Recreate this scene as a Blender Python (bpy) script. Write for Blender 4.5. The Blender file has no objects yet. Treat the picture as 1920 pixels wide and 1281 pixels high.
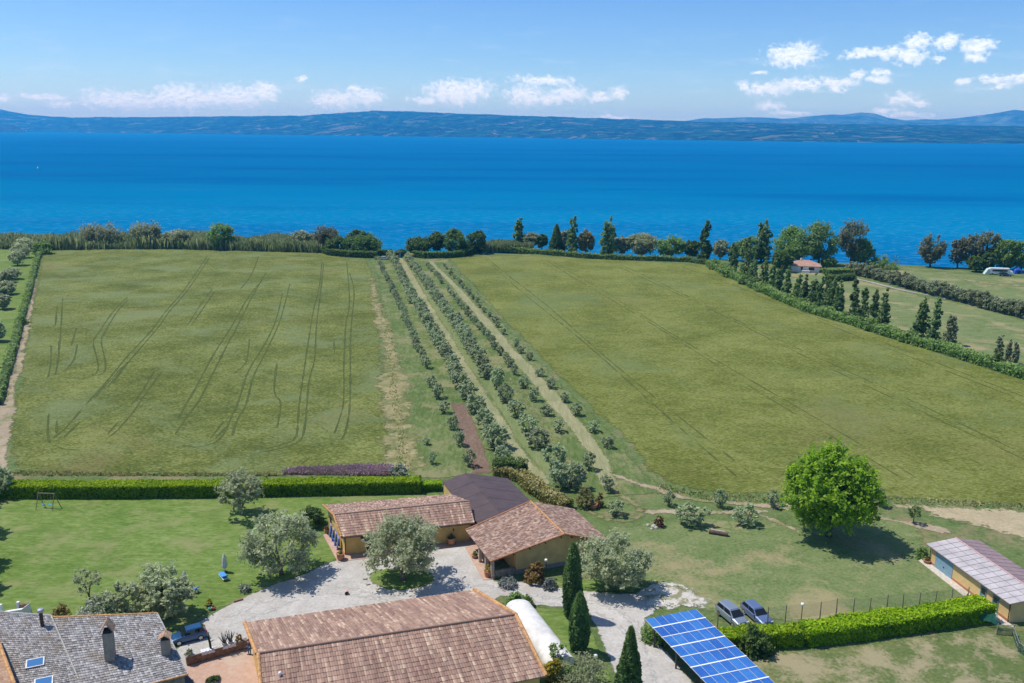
import bpy, math, random
import numpy as np
from mathutils import Vector, Matrix, noise as mnoise
from mathutils.geometry import delaunay_2d_cdt
R = math.radians
sc = bpy.context.scene
# ------------------------------------------------------------------ camera
FPX, PITCH, ROLL, CAMH = 1650.0, 13.5, 0.4, 55.0
cam = bpy.data.cameras.new("camera"); co = bpy.data.objects.new("camera", cam)
sc.collection.objects.link(co); sc.camera = co
cam.sensor_width = 36.0; cam.lens = 36.0*FPX/1920.0
cam.clip_start = 1.0; cam.clip_end = 60000.0
CM = Matrix.Translation((0,0,CAMH)) @ Matrix.Rotation(R(90-PITCH),4,'X') @ Matrix.Rotation(R(ROLL),4,'Z')
co.matrix_world = CM
CR = np.array(CM.to_3x3())
# ------------------------------------------------------------------ light
SUN_EL, SUN_AZ = 62.0, -72.0          # azimuth measured clockwise from +Y
SKY_STR, SUN_STR, EXPO = 0.105, 4.2, 0.15
sun = bpy.data.lights.new("sun", 'SUN'); so = bpy.data.objects.new("sun", sun); sc.collection.objects.link(so)
sun.energy = SUN_STR; sun.angle = R(0.5); sun.color = (1.0,0.955,0.88)
sd = Vector((math.sin(R(SUN_AZ))*math.cos(R(SUN_EL)), math.cos(R(SUN_AZ))*math.cos(R(SUN_EL)), math.sin(R(SUN_EL))))
so.rotation_euler = (-sd).to_track_quat('-Z','Y').to_euler()
vs = sc.view_settings
vs.view_transform = 'Standard'; vs.look = 'None'; vs.exposure = EXPO; vs.gamma = 1.0
cy = sc.cycles
cy.max_bounces = 6; cy.diffuse_bounces = 3; cy.glossy_bounces = 2; cy.transmission_bounces = 4
cy.transparent_max_bounces = 12; cy.volume_bounces = 1
cy.caustics_reflective = False; cy.caustics_refractive = False
cy.sample_clamp_indirect = 6.0
# ------------------------------------------------------------------ pixel -> ground helpers
def ray(x, y):
    return CR @ np.array([(x-960)/FPX, (640.5-y)/FPX, -1.0])
def G(x, y, z=0.0):
    d = ray(x, y); t = (z-CAMH)/d[2]
    return Vector((d[0]*t, d[1]*t, z))
def proj(w):
    v = CR.T @ (np.array(w)-np.array([0,0,CAMH]))
    return 960+FPX*v[0]/-v[2], 640.5-FPX*v[1]/-v[2]
def hgt(base, ytop):
    lo, hi = 0.0, 60.0
    for _ in range(30):
        m = (lo+hi)/2
        if proj((base.x, base.y, base.z+m))[1] > ytop: lo = m
        else: hi = m
    return lo
def mpp(base):                                     # metres per photo pixel at a point
    v = CR.T @ (np.array(base)-np.array([0,0,CAMH]))
    return -v[2]/FPX
# ------------------------------------------------------------------ node helpers
def nd(nt, t, props=None, **inp):
    n = nt.nodes.new(t)
    for k, v in (props or {}).items(): setattr(n, k, v)
    for k, v in inp.items():
        key = int(k[1:]) if k[0] == 'i' and k[1:].isdigit() else k.replace('_', ' ')
        s = n.inputs[key]
        if isinstance(v, bpy.types.NodeSocket): nt.links.new(v, s)
        else: s.default_value = v
    return n
def mth(nt, op, a, b=0.0, c=0.0, clamp=False):
    n = nt.nodes.new('ShaderNodeMath'); n.operation = op; n.use_clamp = clamp
    for i, v in enumerate((a, b, c)):
        if isinstance(v, bpy.types.NodeSocket): nt.links.new(v, n.inputs[i])
        else: n.inputs[i].default_value = v
    return n.outputs[0]
def sstep(nt, v, a, b):
    n = nt.nodes.new('ShaderNodeMapRange'); n.interpolation_type = 'SMOOTHSTEP'
    nt.links.new(v, n.inputs[0]); n.inputs[1].default_value = a; n.inputs[2].default_value = b
    return n.outputs[0]
def c4(c): return (c[0], c[1], c[2], 1.0)
def ramp(nt, fac, stops, interp='LINEAR'):
    n = nt.nodes.new('ShaderNodeValToRGB'); cr = n.color_ramp; cr.interpolation = interp
    while len(cr.elements) < len(stops): cr.elements.new(0.5)
    for e, (p, c) in zip(cr.elements, stops): e.position = p; e.color = c4(c)
    nt.links.new(fac, n.inputs[0]); return n.outputs[0]
def mixc(nt, f, a, b, mode='MIX'):
    n = nt.nodes.new('ShaderNodeMix'); n.data_type = 'RGBA'; n.blend_type = mode
    for i, v in ((0, f), (6, a), (7, b)):
        if isinstance(v, bpy.types.NodeSocket): nt.links.new(v, n.inputs[i])
        else: n.inputs[i].default_value = c4(v) if i else v
    return n.outputs[2]
def newmat(name):
    m = bpy.data.materials.new(name); m.use_nodes = True
    nt = m.node_tree; nt.nodes.clear()
    out = nt.nodes.new('ShaderNodeOutputMaterial')
    return m, nt, out
def noise(nt, vec, scale, detail=3.0, rough=0.55, dist=0.0):
    n = nd(nt, 'ShaderNodeTexNoise', None, Scale=scale, Detail=detail, Roughness=rough, Distortion=dist)
    if vec is not None: nt.links.new(vec, n.inputs['Vector'])
    return n.outputs['Fac']
def bump(nt, h, strength, dist):
    return nd(nt, 'ShaderNodeBump', None, Strength=strength, Distance=dist, Height=h).outputs[0]
# ------------------------------------------------------------------ world: sky with small fair-weather clouds
w = bpy.data.worlds.new("World"); sc.world = w; w.use_nodes = True
nt = w.node_tree; nt.nodes.clear()
wo = nt.nodes.new('ShaderNodeOutputWorld')
sky = nt.nodes.new('ShaderNodeTexSky'); sky.sky_type = 'NISHITA'; sky.sun_disc = False
sky.sun_elevation = R(SUN_EL); sky.sun_rotation = R(SUN_AZ); sky.altitude = 350
sky.air_density = 1.0; sky.dust_density = 0.35; sky.ozone_density = 3.5
tc = nt.nodes.new('ShaderNodeTexCoord')
sp = nd(nt, 'ShaderNodeSeparateXYZ', None, Vector=tc.outputs['Generated'])
dx, dy, dz = sp.outputs
Ua = mth(nt, 'MULTIPLY', mth(nt, 'ARCTAN2', dx, dy), 57.29578)
Va = mth(nt, 'MULTIPLY', mth(nt, 'ARCSINE', dz), 57.29578)
uv = nd(nt, 'ShaderNodeCombineXYZ', None, X=Ua, Y=Va).outputs[0]
def skydir(px, py):
    d = ray(px, py); d = d/np.linalg.norm(d)
    return math.degrees(math.atan2(d[0], d[1])), math.degrees(math.asin(d[2]))
CL = [(228,186,78,13),(300,184,60,9),(345,180,62,18),(392,182,50,12),(440,178,62,17),(495,172,34,15),(500,161,22,5),(628,184,50,14),(612,186,30,9),(690,178,32,14),(665,165,14,5),
 (850,170,62,19),(890,166,42,15),(800,186,36,6),(985,176,46,16),(1065,174,38,13),(1030,184,60,8),(1160,172,20,9),(1125,180,36,6),(1020,150,60,7),(1487,100,56,20),(1620,99,44,9),(1665,96,36,12),(1705,100,34,17),(1722,74,28,13),(1776,76,28,13),
 (1835,84,32,13),(1830,104,24,10),(1756,110,13,7),(1395,160,16,10),(1440,166,44,13),(1500,158,62,12),(1570,153,50,10),(1610,140,20,11),(1645,148,30,7),(1655,135,20,6),(1570,165,24,6),
 (1444,199,29,9),(1690,183,28,13),(1720,192,20,6),(1807,152,17,7),(1870,150,42,8),(1910,146,20,9),(1880,162,20,5),(80,181,36,5),(5,184,18,5),(112,196,24,5),(1700,215,50,5),(1660,206,24,5),(1480,214,40,4),(1425,135,18,4),(1150,219,40,3),(565,147,14,4)]
# large-scale warp so the outlines billow
wn = nd(nt, 'ShaderNodeTexNoise', None, Vector=nd(nt,'ShaderNodeVectorMath',{'operation':'MULTIPLY'},i0=uv,i1=(1,1.3,1)).outputs[0], Scale=0.9, Detail=5.0, Roughness=0.6)
wof = nd(nt,'ShaderNodeVectorMath',{'operation':'MULTIPLY'}, i0=nd(nt,'ShaderNodeVectorMath',{'operation':'SUBTRACT'}, i0=wn.outputs['Color'], i1=(0.5,0.5,0.5)).outputs[0], i1=(1.3,0.75,0)).outputs[0]
uvw = nd(nt,'ShaderNodeVectorMath',{'operation':'ADD'}, i0=uv, i1=wof).outputs[0]
best = None
K = 180/math.pi/FPX
for (cx, cyy, rx, ry) in CL:
    a, e = skydir(cx, cyy)
    s = nd(nt,'ShaderNodeVectorMath',{'operation':'SUBTRACT'}, i0=uvw, i1=(a, e-ry*K*0.15, 0)).outputs[0]
    q = nd(nt,'ShaderNodeVectorMath',{'operation':'MULTIPLY'}, i0=s, i1=(1/(rx*(1.08 if cyy > 165 or cx < 1300 else 0.92)*K), 1/(ry*(1.45 if cx < 1300 else 1.12)*K), 0)).outputs[0]
    L = nd(nt,'ShaderNodeVectorMath',{'operation':'LENGTH'}, i0=q).outputs['Value']
    best = L if best is None else mth(nt,'MINIMUM',best,L)
cn = noise(nt, nd(nt,'ShaderNodeVectorMath',{'operation':'MULTIPLY'},i0=uv,i1=(1,1.6,1)).outputs[0], 2.6, 7.0, 0.62)
cn2 = noise(nt, nd(nt,'ShaderNodeVectorMath',{'operation':'MULTIPLY_ADD'},i0=uv,i1=(1,1.6,1),i2=(0.05,-0.16,0)).outputs[0], 2.6, 5.0, 0.6)
dens = mth(nt,'ADD', mth(nt,'SUBTRACT',1.0,best), mth(nt,'MULTIPLY',mth(nt,'SUBTRACT',cn,0.5),2.4))
alpha = mth(nt,'MULTIPLY', sstep(nt, dens, -0.10, 0.62), 0.95)
lit = sstep(nt, mth(nt,'ADD', mth(nt,'MULTIPLY',mth(nt,'SUBTRACT',cn2,cn),2.2), mth(nt,'MULTIPLY',dens,0.22)), -0.45, 0.35)
ccol = mixc(nt, lit, (0.54,0.70,0.88), (0.91,0.97,0.99))
# thin veil of wisps in the lowest few degrees
veil = mth(nt,'MULTIPLY', mth(nt,'MULTIPLY', sstep(nt, noise(nt, nd(nt,'ShaderNodeVectorMath',{'operation':'MULTIPLY'},i0=uv,i1=(0.35,1.5,1)).outputs[0],0.9,5.0,0.6), 0.5, 0.8), sstep(nt, Va, 9.0, 2.0)), 0.35)
alpha = mth(nt,'MAXIMUM', alpha, veil)
tint = ramp(nt, mth(nt,'DIVIDE',Va,40.0), [(0.025,(0.97,1.14,1.27)),(0.1125,(0.74,0.97,1.26)),(0.225,(0.60,0.86,1.23)),(0.75,(1.15,1.2,1.3))])
skyc = mixc(nt, 1.0, sky.outputs[0], tint, 'MULTIPLY')
b1 = nd(nt,'ShaderNodeBackground',None,Color=skyc,Strength=SKY_STR)
b2 = nd(nt,'ShaderNodeBackground',None,Color=ccol,Strength=1.12)
nt.links.new(nd(nt,'ShaderNodeMixShader',None,i0=alpha,i1=b1.outputs[0],i2=b2.outputs[0]).outputs[0], wo.inputs[0])
w.cycles.sampling_method = 'MANUAL'; w.cycles.sample_map_resolution = 512
# ------------------------------------------------------------------ object helpers
def link(o): sc.collection.objects.link(o); return o
def tag(o, label=None, cat=None, group=None, kind=None):
    if label: o['label'] = label
    if cat: o['category'] = cat
    if group: o['group'] = group
    if kind: o['kind'] = kind
    return o
def thing(name, label, cat, loc=(0,0,0), rz=0.0, group=None):
    o = link(bpy.data.objects.new(name, None)); o.location = loc; o.rotation_euler = (0,0,rz)
    o.empty_display_size = 0.3
    return tag(o, label, cat, group)
def meshobj(name, verts, faces, mat, parent=None, tint=None, uvs=None, smooth=False, edge=None):
    me = bpy.data.meshes.new(name)
    V = np.asarray(verts, dtype=np.float32)
    if isinstance(faces, np.ndarray) and faces.ndim == 2:
        k = faces.shape[1]
        me.vertices.add(len(V)); me.vertices.foreach_set('co', V.ravel())
        me.loops.add(faces.size); me.loops.foreach_set('vertex_index', faces.astype(np.int32).ravel())
        me.polygons.add(len(faces))
        me.polygons.foreach_set('loop_start', np.arange(0, faces.size, k, dtype=np.int32))
        me.polygons.foreach_set('loop_total', np.full(len(faces), k, dtype=np.int32))
        me.update(calc_edges=True)
    else:
        me.from_pydata([tuple(map(float, v)) for v in V], [], [tuple(int(i) for i in f) for f in faces]); me.update()
    if tint is not None:
        a = me.attributes.new('tint', 'FLOAT', 'FACE'); a.data.foreach_set('value', np.asarray(tint, dtype=np.float32))
    if edge is not None:
        a = me.attributes.new('edge', 'FLOAT', 'POINT'); a.data.foreach_set('value', np.asarray(edge, dtype=np.float32))
    if uvs is not None:
        u = me.uv_layers.new(name='UVMap')
        li = np.zeros(len(me.loops), dtype=np.int32); me.loops.foreach_get('vertex_index', li)
        u.data.foreach_set('uv', np.asarray(uvs, dtype=np.float32)[li].ravel())
    me.polygons.foreach_set('use_smooth', np.full(len(me.polygons), bool(smooth)))
    if mat: me.materials.append(mat)
    o = link(bpy.data.objects.new(name, me))
    if parent: o.parent = parent
    return o
class MB:
    """collects boxes, bars, tubes and lathes into one mesh"""
    def __init__(s): s.v = []; s.f = []
    def add(s, vs, fs):
        n = len(s.v); s.v += [tuple(v) for v in vs]; s.f += [tuple(i+n for i in f) for f in fs]; return s
    def hexa(s, p):      # p: 4 bottom ccw, 4 top ccw
        return s.add(p, [(3,2,1,0),(4,5,6,7),(0,1,5,4),(1,2,6,5),(2,3,7,6),(3,0,4,7)])
    def box(s, c, d, rz=0.0, taper=1.0):
        x, y, z = d[0]/2, d[1]/2, d[2]/2; ca, sa = math.cos(rz), math.sin(rz); P = []
        for zz, t in ((-z,1.0),(z,taper)):
            for a, b in ((-x,-y),(x,-y),(x,y),(-x,y)):
                P.append((c[0]+(a*ca-b*sa)*t, c[1]+(a*sa+b*ca)*t, c[2]+zz))
        return s.hexa(P)
    def tube(s, pts, rad, n=8, cap=True):
        pts = [Vector(p) for p in pts]; rad = rad if hasattr(rad,'__len__') else [rad]*len(pts); base = len(s.v)
        up = Vector((0.03,0.02,1)) if abs((pts[-1]-pts[0]).normalized().z) < 0.9 else Vector((1,0.05,0.02))
        for i, p in enumerate(pts):
            d = (pts[min(i+1,len(pts)-1)]-pts[max(i-1,0)]).normalized()
            a = d.cross(up).normalized(); b = d.cross(a)
            for k in range(n):
                t = 2*math.pi*k/n; s.v.append(tuple(p+(a*math.cos(t)+b*math.sin(t))*rad[i]))
        for i in range(len(pts)-1):
            for k in range(n):
                q = base+i*n; k2 = (k+1)%n
                s.f.append((q+k, q+k2, q+n+k2, q+n+k))
        if cap:
            s.f.append(tuple(base+k for k in range(n))[::-1]); q = base+(len(pts)-1)*n; s.f.append(tuple(q+k for k in range(n)))
        return s
    def lathe(s, c, prof, n=14):
        base = len(s.v)
        for r, z in prof:
            for k in range(n):
                t = 2*math.pi*k/n; s.v.append((c[0]+r*math.cos(t), c[1]+r*math.sin(t), c[2]+z))
        for i in range(len(prof)-1):
            for k in range(n):
                q = base+i*n; k2 = (k+1)%n; s.f.append((q+k,q+k2,q+n+k2,q+n+k))
        s.f.append(tuple(base+k for k in range(n))[::-1]); q = base+(len(prof)-1)*n; s.f.append(tuple(q+k for k in range(n)))
        return s
    def quad(s, a, b, c, d): return s.add([a,b,c,d], [(0,1,2,3)])
    def build(s, name, mat, parent=None, smooth=False):
        return meshobj(name, s.v, s.f, mat, parent, smooth=smooth)
def dup(root, loc, rz=0.0, label=None, group=None, scale=None):
    r = root.copy(); link(r); r.location = loc; r.rotation_euler = (0,0,rz)
    if scale: r.scale = scale
    if label: r['label'] = label
    if group: r['group'] = group
    for ch in list(root.children):
        c = ch.copy(); link(c); c.parent = r
        for g in list(ch.children):
            d = g.copy(); link(d); d.parent = c
    return r
# ------------------------------------------------------------------ plain materials
def flat(name, col, rough=0.7, var=0.12, scale=3.0, metal=0.0, spec=0.4, bmp=0.0, coat=0.0):
    m, nt, out = newmat(name)
    pos = nt.nodes.new('ShaderNodeNewGeometry').outputs['Position']
    n1 = noise(nt, pos, scale, 5.0, 0.6)
    lo = tuple(c*(1-var*1.6) for c in col); hi = tuple(min(1,c*(1+var*1.6)) for c in col)
    colr = ramp(nt, n1, [(0.3,lo),(0.7,hi)])
    b = nd(nt,'ShaderNodeBsdfPrincipled',None,Base_Color=colr,Roughness=rough,Metallic=metal)
    b.inputs['Specular IOR Level'].default_value = spec
    b.inputs['Coat Weight'].default_value = coat
    if bmp: nt.links.new(bump(nt, noise(nt,pos,scale*6,4.0), bmp, 0.05), b.inputs['Normal'])
    nt.links.new(b.outputs[0], out.inputs[0]); return m
def leafmat(name, cols, trans=0.3, objvar=0.25, rough=0.55, gain=1.0):
    """leaf colours by a per-leaf attribute, a little different on every plant"""
    m, nt, out = newmat(name)
    at = nd(nt,'ShaderNodeAttribute',{'attribute_name':'tint'}).outputs['Fac']
    col = ramp(nt, at, [(i/(len(cols)-1), c) for i, c in enumerate(cols)])
    oi = nt.nodes.new('ShaderNodeObjectInfo').outputs['Random']
    hsv = nd(nt,'ShaderNodeHueSaturation',None,Color=col,
        Value=mth(nt,'ADD',1-objvar/2,mth(nt,'MULTIPLY',oi,objvar)), Hue=mth(nt,'ADD',0.492,mth(nt,'MULTIPLY',oi,0.016)))
    b = nd(nt,'ShaderNodeBsdfPrincipled',None,Base_Color=hsv.outputs[0],Roughness=rough); b.inputs['Specular IOR Level'].default_value = 0.25
    t = nd(nt,'ShaderNodeBsdfTranslucent',None,Color=hsv.outputs[0])
    nt.links.new(nd(nt,'ShaderNodeMixShader',None,i0=trans,i1=b.outputs[0],i2=t.outputs[0]).outputs[0], out.inputs[0])
    return m
M = {}
M['yellow'] = flat('yellow_plaster', (0.62,0.42,0.14), 0.85, 0.10, 0.9, bmp=0.15)
M['ochre'] = flat('ochre_plaster', (0.66,0.47,0.19), 0.85, 0.10, 0.9, bmp=0.15)
M['white_wall'] = flat('white_plaster', (0.72,0.72,0.70), 0.85, 0.05, 0.8)
M['stone_wall'] = flat('stone_wall', (0.30,0.25,0.19), 0.9, 0.30, 2.2, bmp=0.6)
M['brick'] = flat('brown_brick', (0.23,0.14,0.09), 0.9, 0.30, 3.0, bmp=0.5)
M['chimney'] = flat('chimney_render', (0.30,0.25,0.21), 0.9, 0.15, 2.0, bmp=0.3)
M['terracotta'] = flat('terracotta', (0.42,0.20,0.10), 0.8, 0.18, 3.0, bmp=0.2)
M['edge_tile'] = flat('orange_verge_tile', (0.50,0.27,0.11), 0.85, 0.28, 2.5, bmp=0.3)
M['wood'] = flat('weathered_wood', (0.24,0.19,0.13), 0.85, 0.25, 4.0, bmp=0.3)
M['dark_wood'] = flat('dark_wood', (0.07,0.04,0.025), 0.7, 0.2, 4.0)
M['bark'] = flat('bark', (0.13,0.10,0.075), 0.95, 0.3, 5.0, bmp=0.6)
M['grey_bark'] = flat('grey_olive_bark', (0.17,0.15,0.125), 0.95, 0.3, 4.0, bmp=0.6)
M['metal'] = flat('grey_metal', (0.42,0.43,0.44), 0.4, 0.1, 3.0, metal=0.6)
M['dark_metal'] = flat('dark_metal', (0.05,0.05,0.05), 0.5, 0.1, 3.0, metal=0.4)
M['white'] = flat('white_paint', (0.80,0.80,0.79), 0.5, 0.05, 2.0)
M['dark_open'] = flat('dark_interior', (0.025,0.022,0.02), 0.9, 0.1, 2.0)
M['blue_door'] = flat('faded_blue_door', (0.20,0.33,0.42), 0.6, 0.08, 2.0)
M['teal_door'] = flat('teal_door', (0.08,0.20,0.24), 0.5, 0.10, 2.0)
M['blue_cloth'] = flat('blue_cushion', (0.06,0.28,0.62), 0.8, 0.10, 3.0)
M['deep_blue'] = flat('deep_blue_fabric', (0.03,0.12,0.55), 0.8, 0.25, 5.0)
M['cream_cloth'] = flat('cream_canvas', (0.62,0.62,0.56), 0.85, 0.10, 3.0)
M['white_cloth'] = flat('white_cloth', (0.72,0.73,0.78), 0.85, 0.08, 6.0)
M['stone'] = flat('pale_stone', (0.42,0.40,0.36), 0.9, 0.2, 4.0, bmp=0.4)
M['green_net'] = None
M['rubber'] = flat('tyre_rubber', (0.02,0.02,0.02), 0.8, 0.1, 8.0)
M['rim'] = flat('alloy_rim', (0.55,0.56,0.57), 0.35, 0.05, 4.0, metal=0.7)
M['lamp_glass'] = flat('lamp_globe', (0.85,0.85,0.83), 0.3, 0.03, 4.0)
M['red'] = flat('red_plastic', (0.45,0.04,0.06), 0.5, 0.05, 4.0)
M['mint'] = flat('mint_plastic', (0.15,0.50,0.36), 0.5, 0.05, 4.0)
M['kayak_yellow'] = flat('yellow_hull', (0.75,0.55,0.12), 0.4, 0.04, 3.0)
M['kayak_orange'] = flat('orange_hull', (0.75,0.28,0.10), 0.4, 0.04, 3.0)
M['turquoise'] = flat('turquoise_paint', (0.05,0.42,0.60), 0.6, 0.05, 3.0)
M['skin'] = flat('skin', (0.55,0.34,0.24), 0.6, 0.04, 8.0)
M['navy'] = flat('navy_cloth', (0.05,0.05,0.12), 0.85, 0.15, 8.0)
M['denim'] = flat('blue_denim', (0.05,0.11,0.20), 0.85, 0.15, 8.0)
M['hair'] = flat('dark_hair', (0.03,0.02,0.015), 0.6, 0.1, 8.0)
M['brown_sheet'] = None
def carpaint(name, col, metal=0.3):
    m, nt, out = newmat(name)
    b = nd(nt,'ShaderNodeBsdfPrincipled',None,Base_Color=c4(col),Roughness=0.32,Metallic=metal)
    b.inputs['Coat Weight'].default_value = 0.8; b.inputs['Coat Roughness'].default_value = 0.06
    nt.links.new(b.outputs[0], out.inputs[0]); return m
M['paint_blue'] = carpaint('deep_blue_paint', (0.010,0.075,0.20))
M['paint_grey'] = carpaint('silver_grey_paint', (0.30,0.35,0.42), 0.5)
M['paint_steel'] = carpaint('steel_blue_paint', (0.17,0.23,0.38), 0.5)
M['paint_white'] = carpaint('white_car_paint', (0.62,0.64,0.66), 0.0)
M['paint_green'] = carpaint('dark_green_paint', (0.03,0.05,0.05), 0.2)
def glassmat():
    m, nt, out = newmat('dark_car_glass')
    b = nd(nt,'ShaderNodeBsdfPrincipled',None,Base_Color=(0.012,0.015,0.018,1),Roughness=0.05)
    b.inputs['Specular IOR Level'].default_value = 0.6
    nt.links.new(b.outputs[0], out.inputs[0]); return m
M['glass'] = glassmat()
M['headlamp'] = flat('headlamp_lens', (0.75,0.78,0.80), 0.15, 0.02, 5.0)
M['taillamp'] = flat('tail_lamp_lens', (0.35,0.02,0.02), 0.2, 0.02, 5.0)
# ------------------------------------------------------------------ roof tiles: every tile its own colour
def tilemat(name, cols, patch=None, patchamt=0.5, colstreak=0.3):
    m, nt, out = newmat(name)
    uvn = nt.nodes.new('ShaderNodeUVMap').outputs[0]
    fl = nd(nt,'ShaderNodeVectorMath',{'operation':'FLOOR'}, i0=uvn).outputs[0]
    wn = nd(nt,'ShaderNodeTexWhiteNoise',{'noise_dimensions':'2D'}, Vector=fl).outputs['Value']
    off = nd(nt,'ShaderNodeTexWhiteNoise',{'noise_dimensions':'1D'}, W=nd(nt,'ShaderNodeSeparateXYZ',None,Vector=fl).outputs[0]).outputs['Value']
    sh = nd(nt,'ShaderNodeVectorMath',{'operation':'MULTIPLY'}, i0=nd(nt,'ShaderNodeVectorMath',{'operation':'ADD'}, i0=fl, i1=nd(nt,'ShaderNodeCombineXYZ',None,Y=mth(nt,'MULTIPLY',off,9.0)).outputs[0]).outputs[0], i1=(1.0,0.22,0)).outputs[0]
    run = nd(nt,'ShaderNodeTexWhiteNoise',{'noise_dimensions':'2D'}, Vector=nd(nt,'ShaderNodeVectorMath',{'operation':'FLOOR'}, i0=sh).outputs[0]).outputs['Value']
    f = mth(nt,'ADD', mth(nt,'MULTIPLY',wn,1-colstreak), mth(nt,'MULTIPLY',run,colstreak))
    col = ramp(nt, f, [((i/(len(cols)-1))**0.7, c) for i, c in enumerate(cols)])
    pos = nt.nodes.new('ShaderNodeNewGeometry').outputs['Position']
    if patch:
        p = sstep(nt, noise(nt, pos, 0.55, 6.0, 0.65), 0.47, 0.68)
        col = mixc(nt, mth(nt,'MULTIPLY',p,patchamt), col, patch)
    fine = noise(nt, pos, 14.0, 3.0, 0.6)
    col = mixc(nt, 0.55, col, ramp(nt, fine, [(0.3,(0.55,0.55,0.55)),(0.7,(1,1,1))]), 'MULTIPLY')
    b = nd(nt,'ShaderNodeBsdfPrincipled',None,Base_Color=col,Roughness=0.9); b.inputs['Specular IOR Level'].default_value = 0.2
    nt.links.new(bump(nt, fine, 0.35, 0.02), b.inputs['Normal'])
    nt.links.new(b.outputs[0], out.inputs[0]); return m
M['tile_pink'] = tilemat('pink_terracotta_tiles', [(0.22,0.138,0.108),(0.335,0.212,0.160),(0.40,0.258,0.195),(0.49,0.335,0.245),(0.68,0.52,0.38)], (0.26,0.19,0.155), 0.35, 0.68)
M['tile_brown'] = tilemat('mottled_brown_tiles', [(0.18,0.112,0.088),(0.31,0.195,0.148),(0.40,0.26,0.198),(0.48,0.33,0.25),(0.60,0.45,0.34)], (0.22,0.16,0.14), 0.4, 0.1)
M['tile_grey'] = tilemat('lichen_grey_tiles', [(0.17,0.16,0.155),(0.30,0.285,0.28),(0.37,0.355,0.35),(0.44,0.425,0.42),(0.60,0.585,0.58)], (0.27,0.22,0.17), 0.6, 0.15)
M['tile_warm'] = tilemat('warm_tiles', [(0.34,0.20,0.13),(0.46,0.30,0.20),(0.55,0.40,0.28)], None)
def tile_slope(name, mat, e0, e1, r1, r0, pitch=0.23, row=0.38, amp=0.045, parent=None, under=0.10, step=0.02):
    """one roof pitch as laid tiles: corrugated across, stepped along the slope; e = eave, r = ridge"""
    e0,e1,r1,r0 = (np.array(v, float) for v in (e0,e1,r1,r0))
    Lu = (np.linalg.norm(e1-e0)+np.linalg.norm(r1-r0))/2; Lv = (np.linalg.norm(r0-e0)+np.linalg.norm(r1-e1))/2
    nu, nv = max(2, round(Lu/pitch)), max(2, round(Lv/row))
    prof = np.array([0.0, 0.72, 1.0, 0.72])*0.75; S = len(prof)
    us = np.arange(nu*S+1)/(nu*S); hp = np.append(np.tile(prof, nu), 0.0)*amp
    nrm = np.cross(e1-e0, r0-e0); nrm /= np.linalg.norm(nrm); nrm *= np.sign(nrm[2])
    vsq, lift, uvv = [], [], []
    for j in range(nv):
        vsq += [j/nv, (j+1)/nv]; lift += [step, 0.0]; uvv += [j+0.02, j+0.98]
    vsq = np.array(vsq); lift = np.array(lift)
    rng = np.random.default_rng(nu*100+nv)
    P = ((1-vsq)[:,None,None]*((1-us)[None,:,None]*e0+us[None,:,None]*e1)+vsq[:,None,None]*((1-us)[None,:,None]*r0+us[None,:,None]*r1))
    jit = np.repeat(rng.normal(0,0.010,(nv*2,nu)), S, axis=1); jit = np.hstack([jit, jit[:,-1:]])
    P = P + nrm*(hp[None,:]+lift[:,None]+jit)[:,:,None]
    nr, nc = P.shape[:2]
    V = P.reshape(-1,3)
    a = (np.arange(nr-1)[:,None]*nc+np.arange(nc-1)[None,:]).ravel()
    F = np.stack([a,a+1,a+1+nc,a+nc],1)
    uc = np.arange(nu*S+1)/S; uc = uc - 0.02
    UV = np.stack(np.broadcast_arrays(uc[None,:], np.array(uvv)[:,None]),2).reshape(-1,2)
    n0 = len(V); gu = np.linspace(0,1,9); gv = np.linspace(0,1,5)      # boarded underside, with its edges closed up to the tiles
    B = ((1-gv)[:,None,None]*((1-gu)[None,:,None]*e0+gu[None,:,None]*e1)+gv[:,None,None]*((1-gu)[None,:,None]*r0+gu[None,:,None]*r1))
    lo_ = (B-nrm*under).reshape(-1,3); hi_ = (B+nrm*0.004).reshape(-1,3); V = np.vstack([V,lo_,hi_]); F2 = []
    for jj in range(4):
        for ii in range(8): q = n0+jj*9+ii; F2.append((q,q+9,q+10,q+1))
    hi0 = n0+45
    for ii in range(8): F2 += [(n0+ii,n0+ii+1,hi0+ii+1,hi0+ii),(n0+36+ii+1,n0+36+ii,hi0+36+ii,hi0+36+ii+1)]
    for jj in range(4): F2 += [(n0+(jj+1)*9,n0+jj*9,hi0+jj*9,hi0+(jj+1)*9),(n0+jj*9+8,n0+(jj+1)*9+8,hi0+(jj+1)*9+8,hi0+jj*9+8)]
    F2 = np.array(F2); UV = np.vstack([UV, np.full((90,2),3.5)])
    return meshobj(name, V, np.vstack([F,F2]), mat, parent, uvs=UV)
def caps(name, mat, a, b, r=0.13, parent=None, step=0.4):
    """a line of half-round cap tiles"""
    a, b = Vector(a), Vector(b); n = max(2, int((b-a).length/step)); mb = MB()
    for i in range(n):
        p, q = a.lerp(b, i/n), a.lerp(b, (i+0.97)/n)
        mb.tube([p,q], [r*1.12,r*0.92], 8)
    return mb.build(name, mat, parent)
def lerp(a, b, t): return Vector(a).lerp(Vector(b), t)
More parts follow.
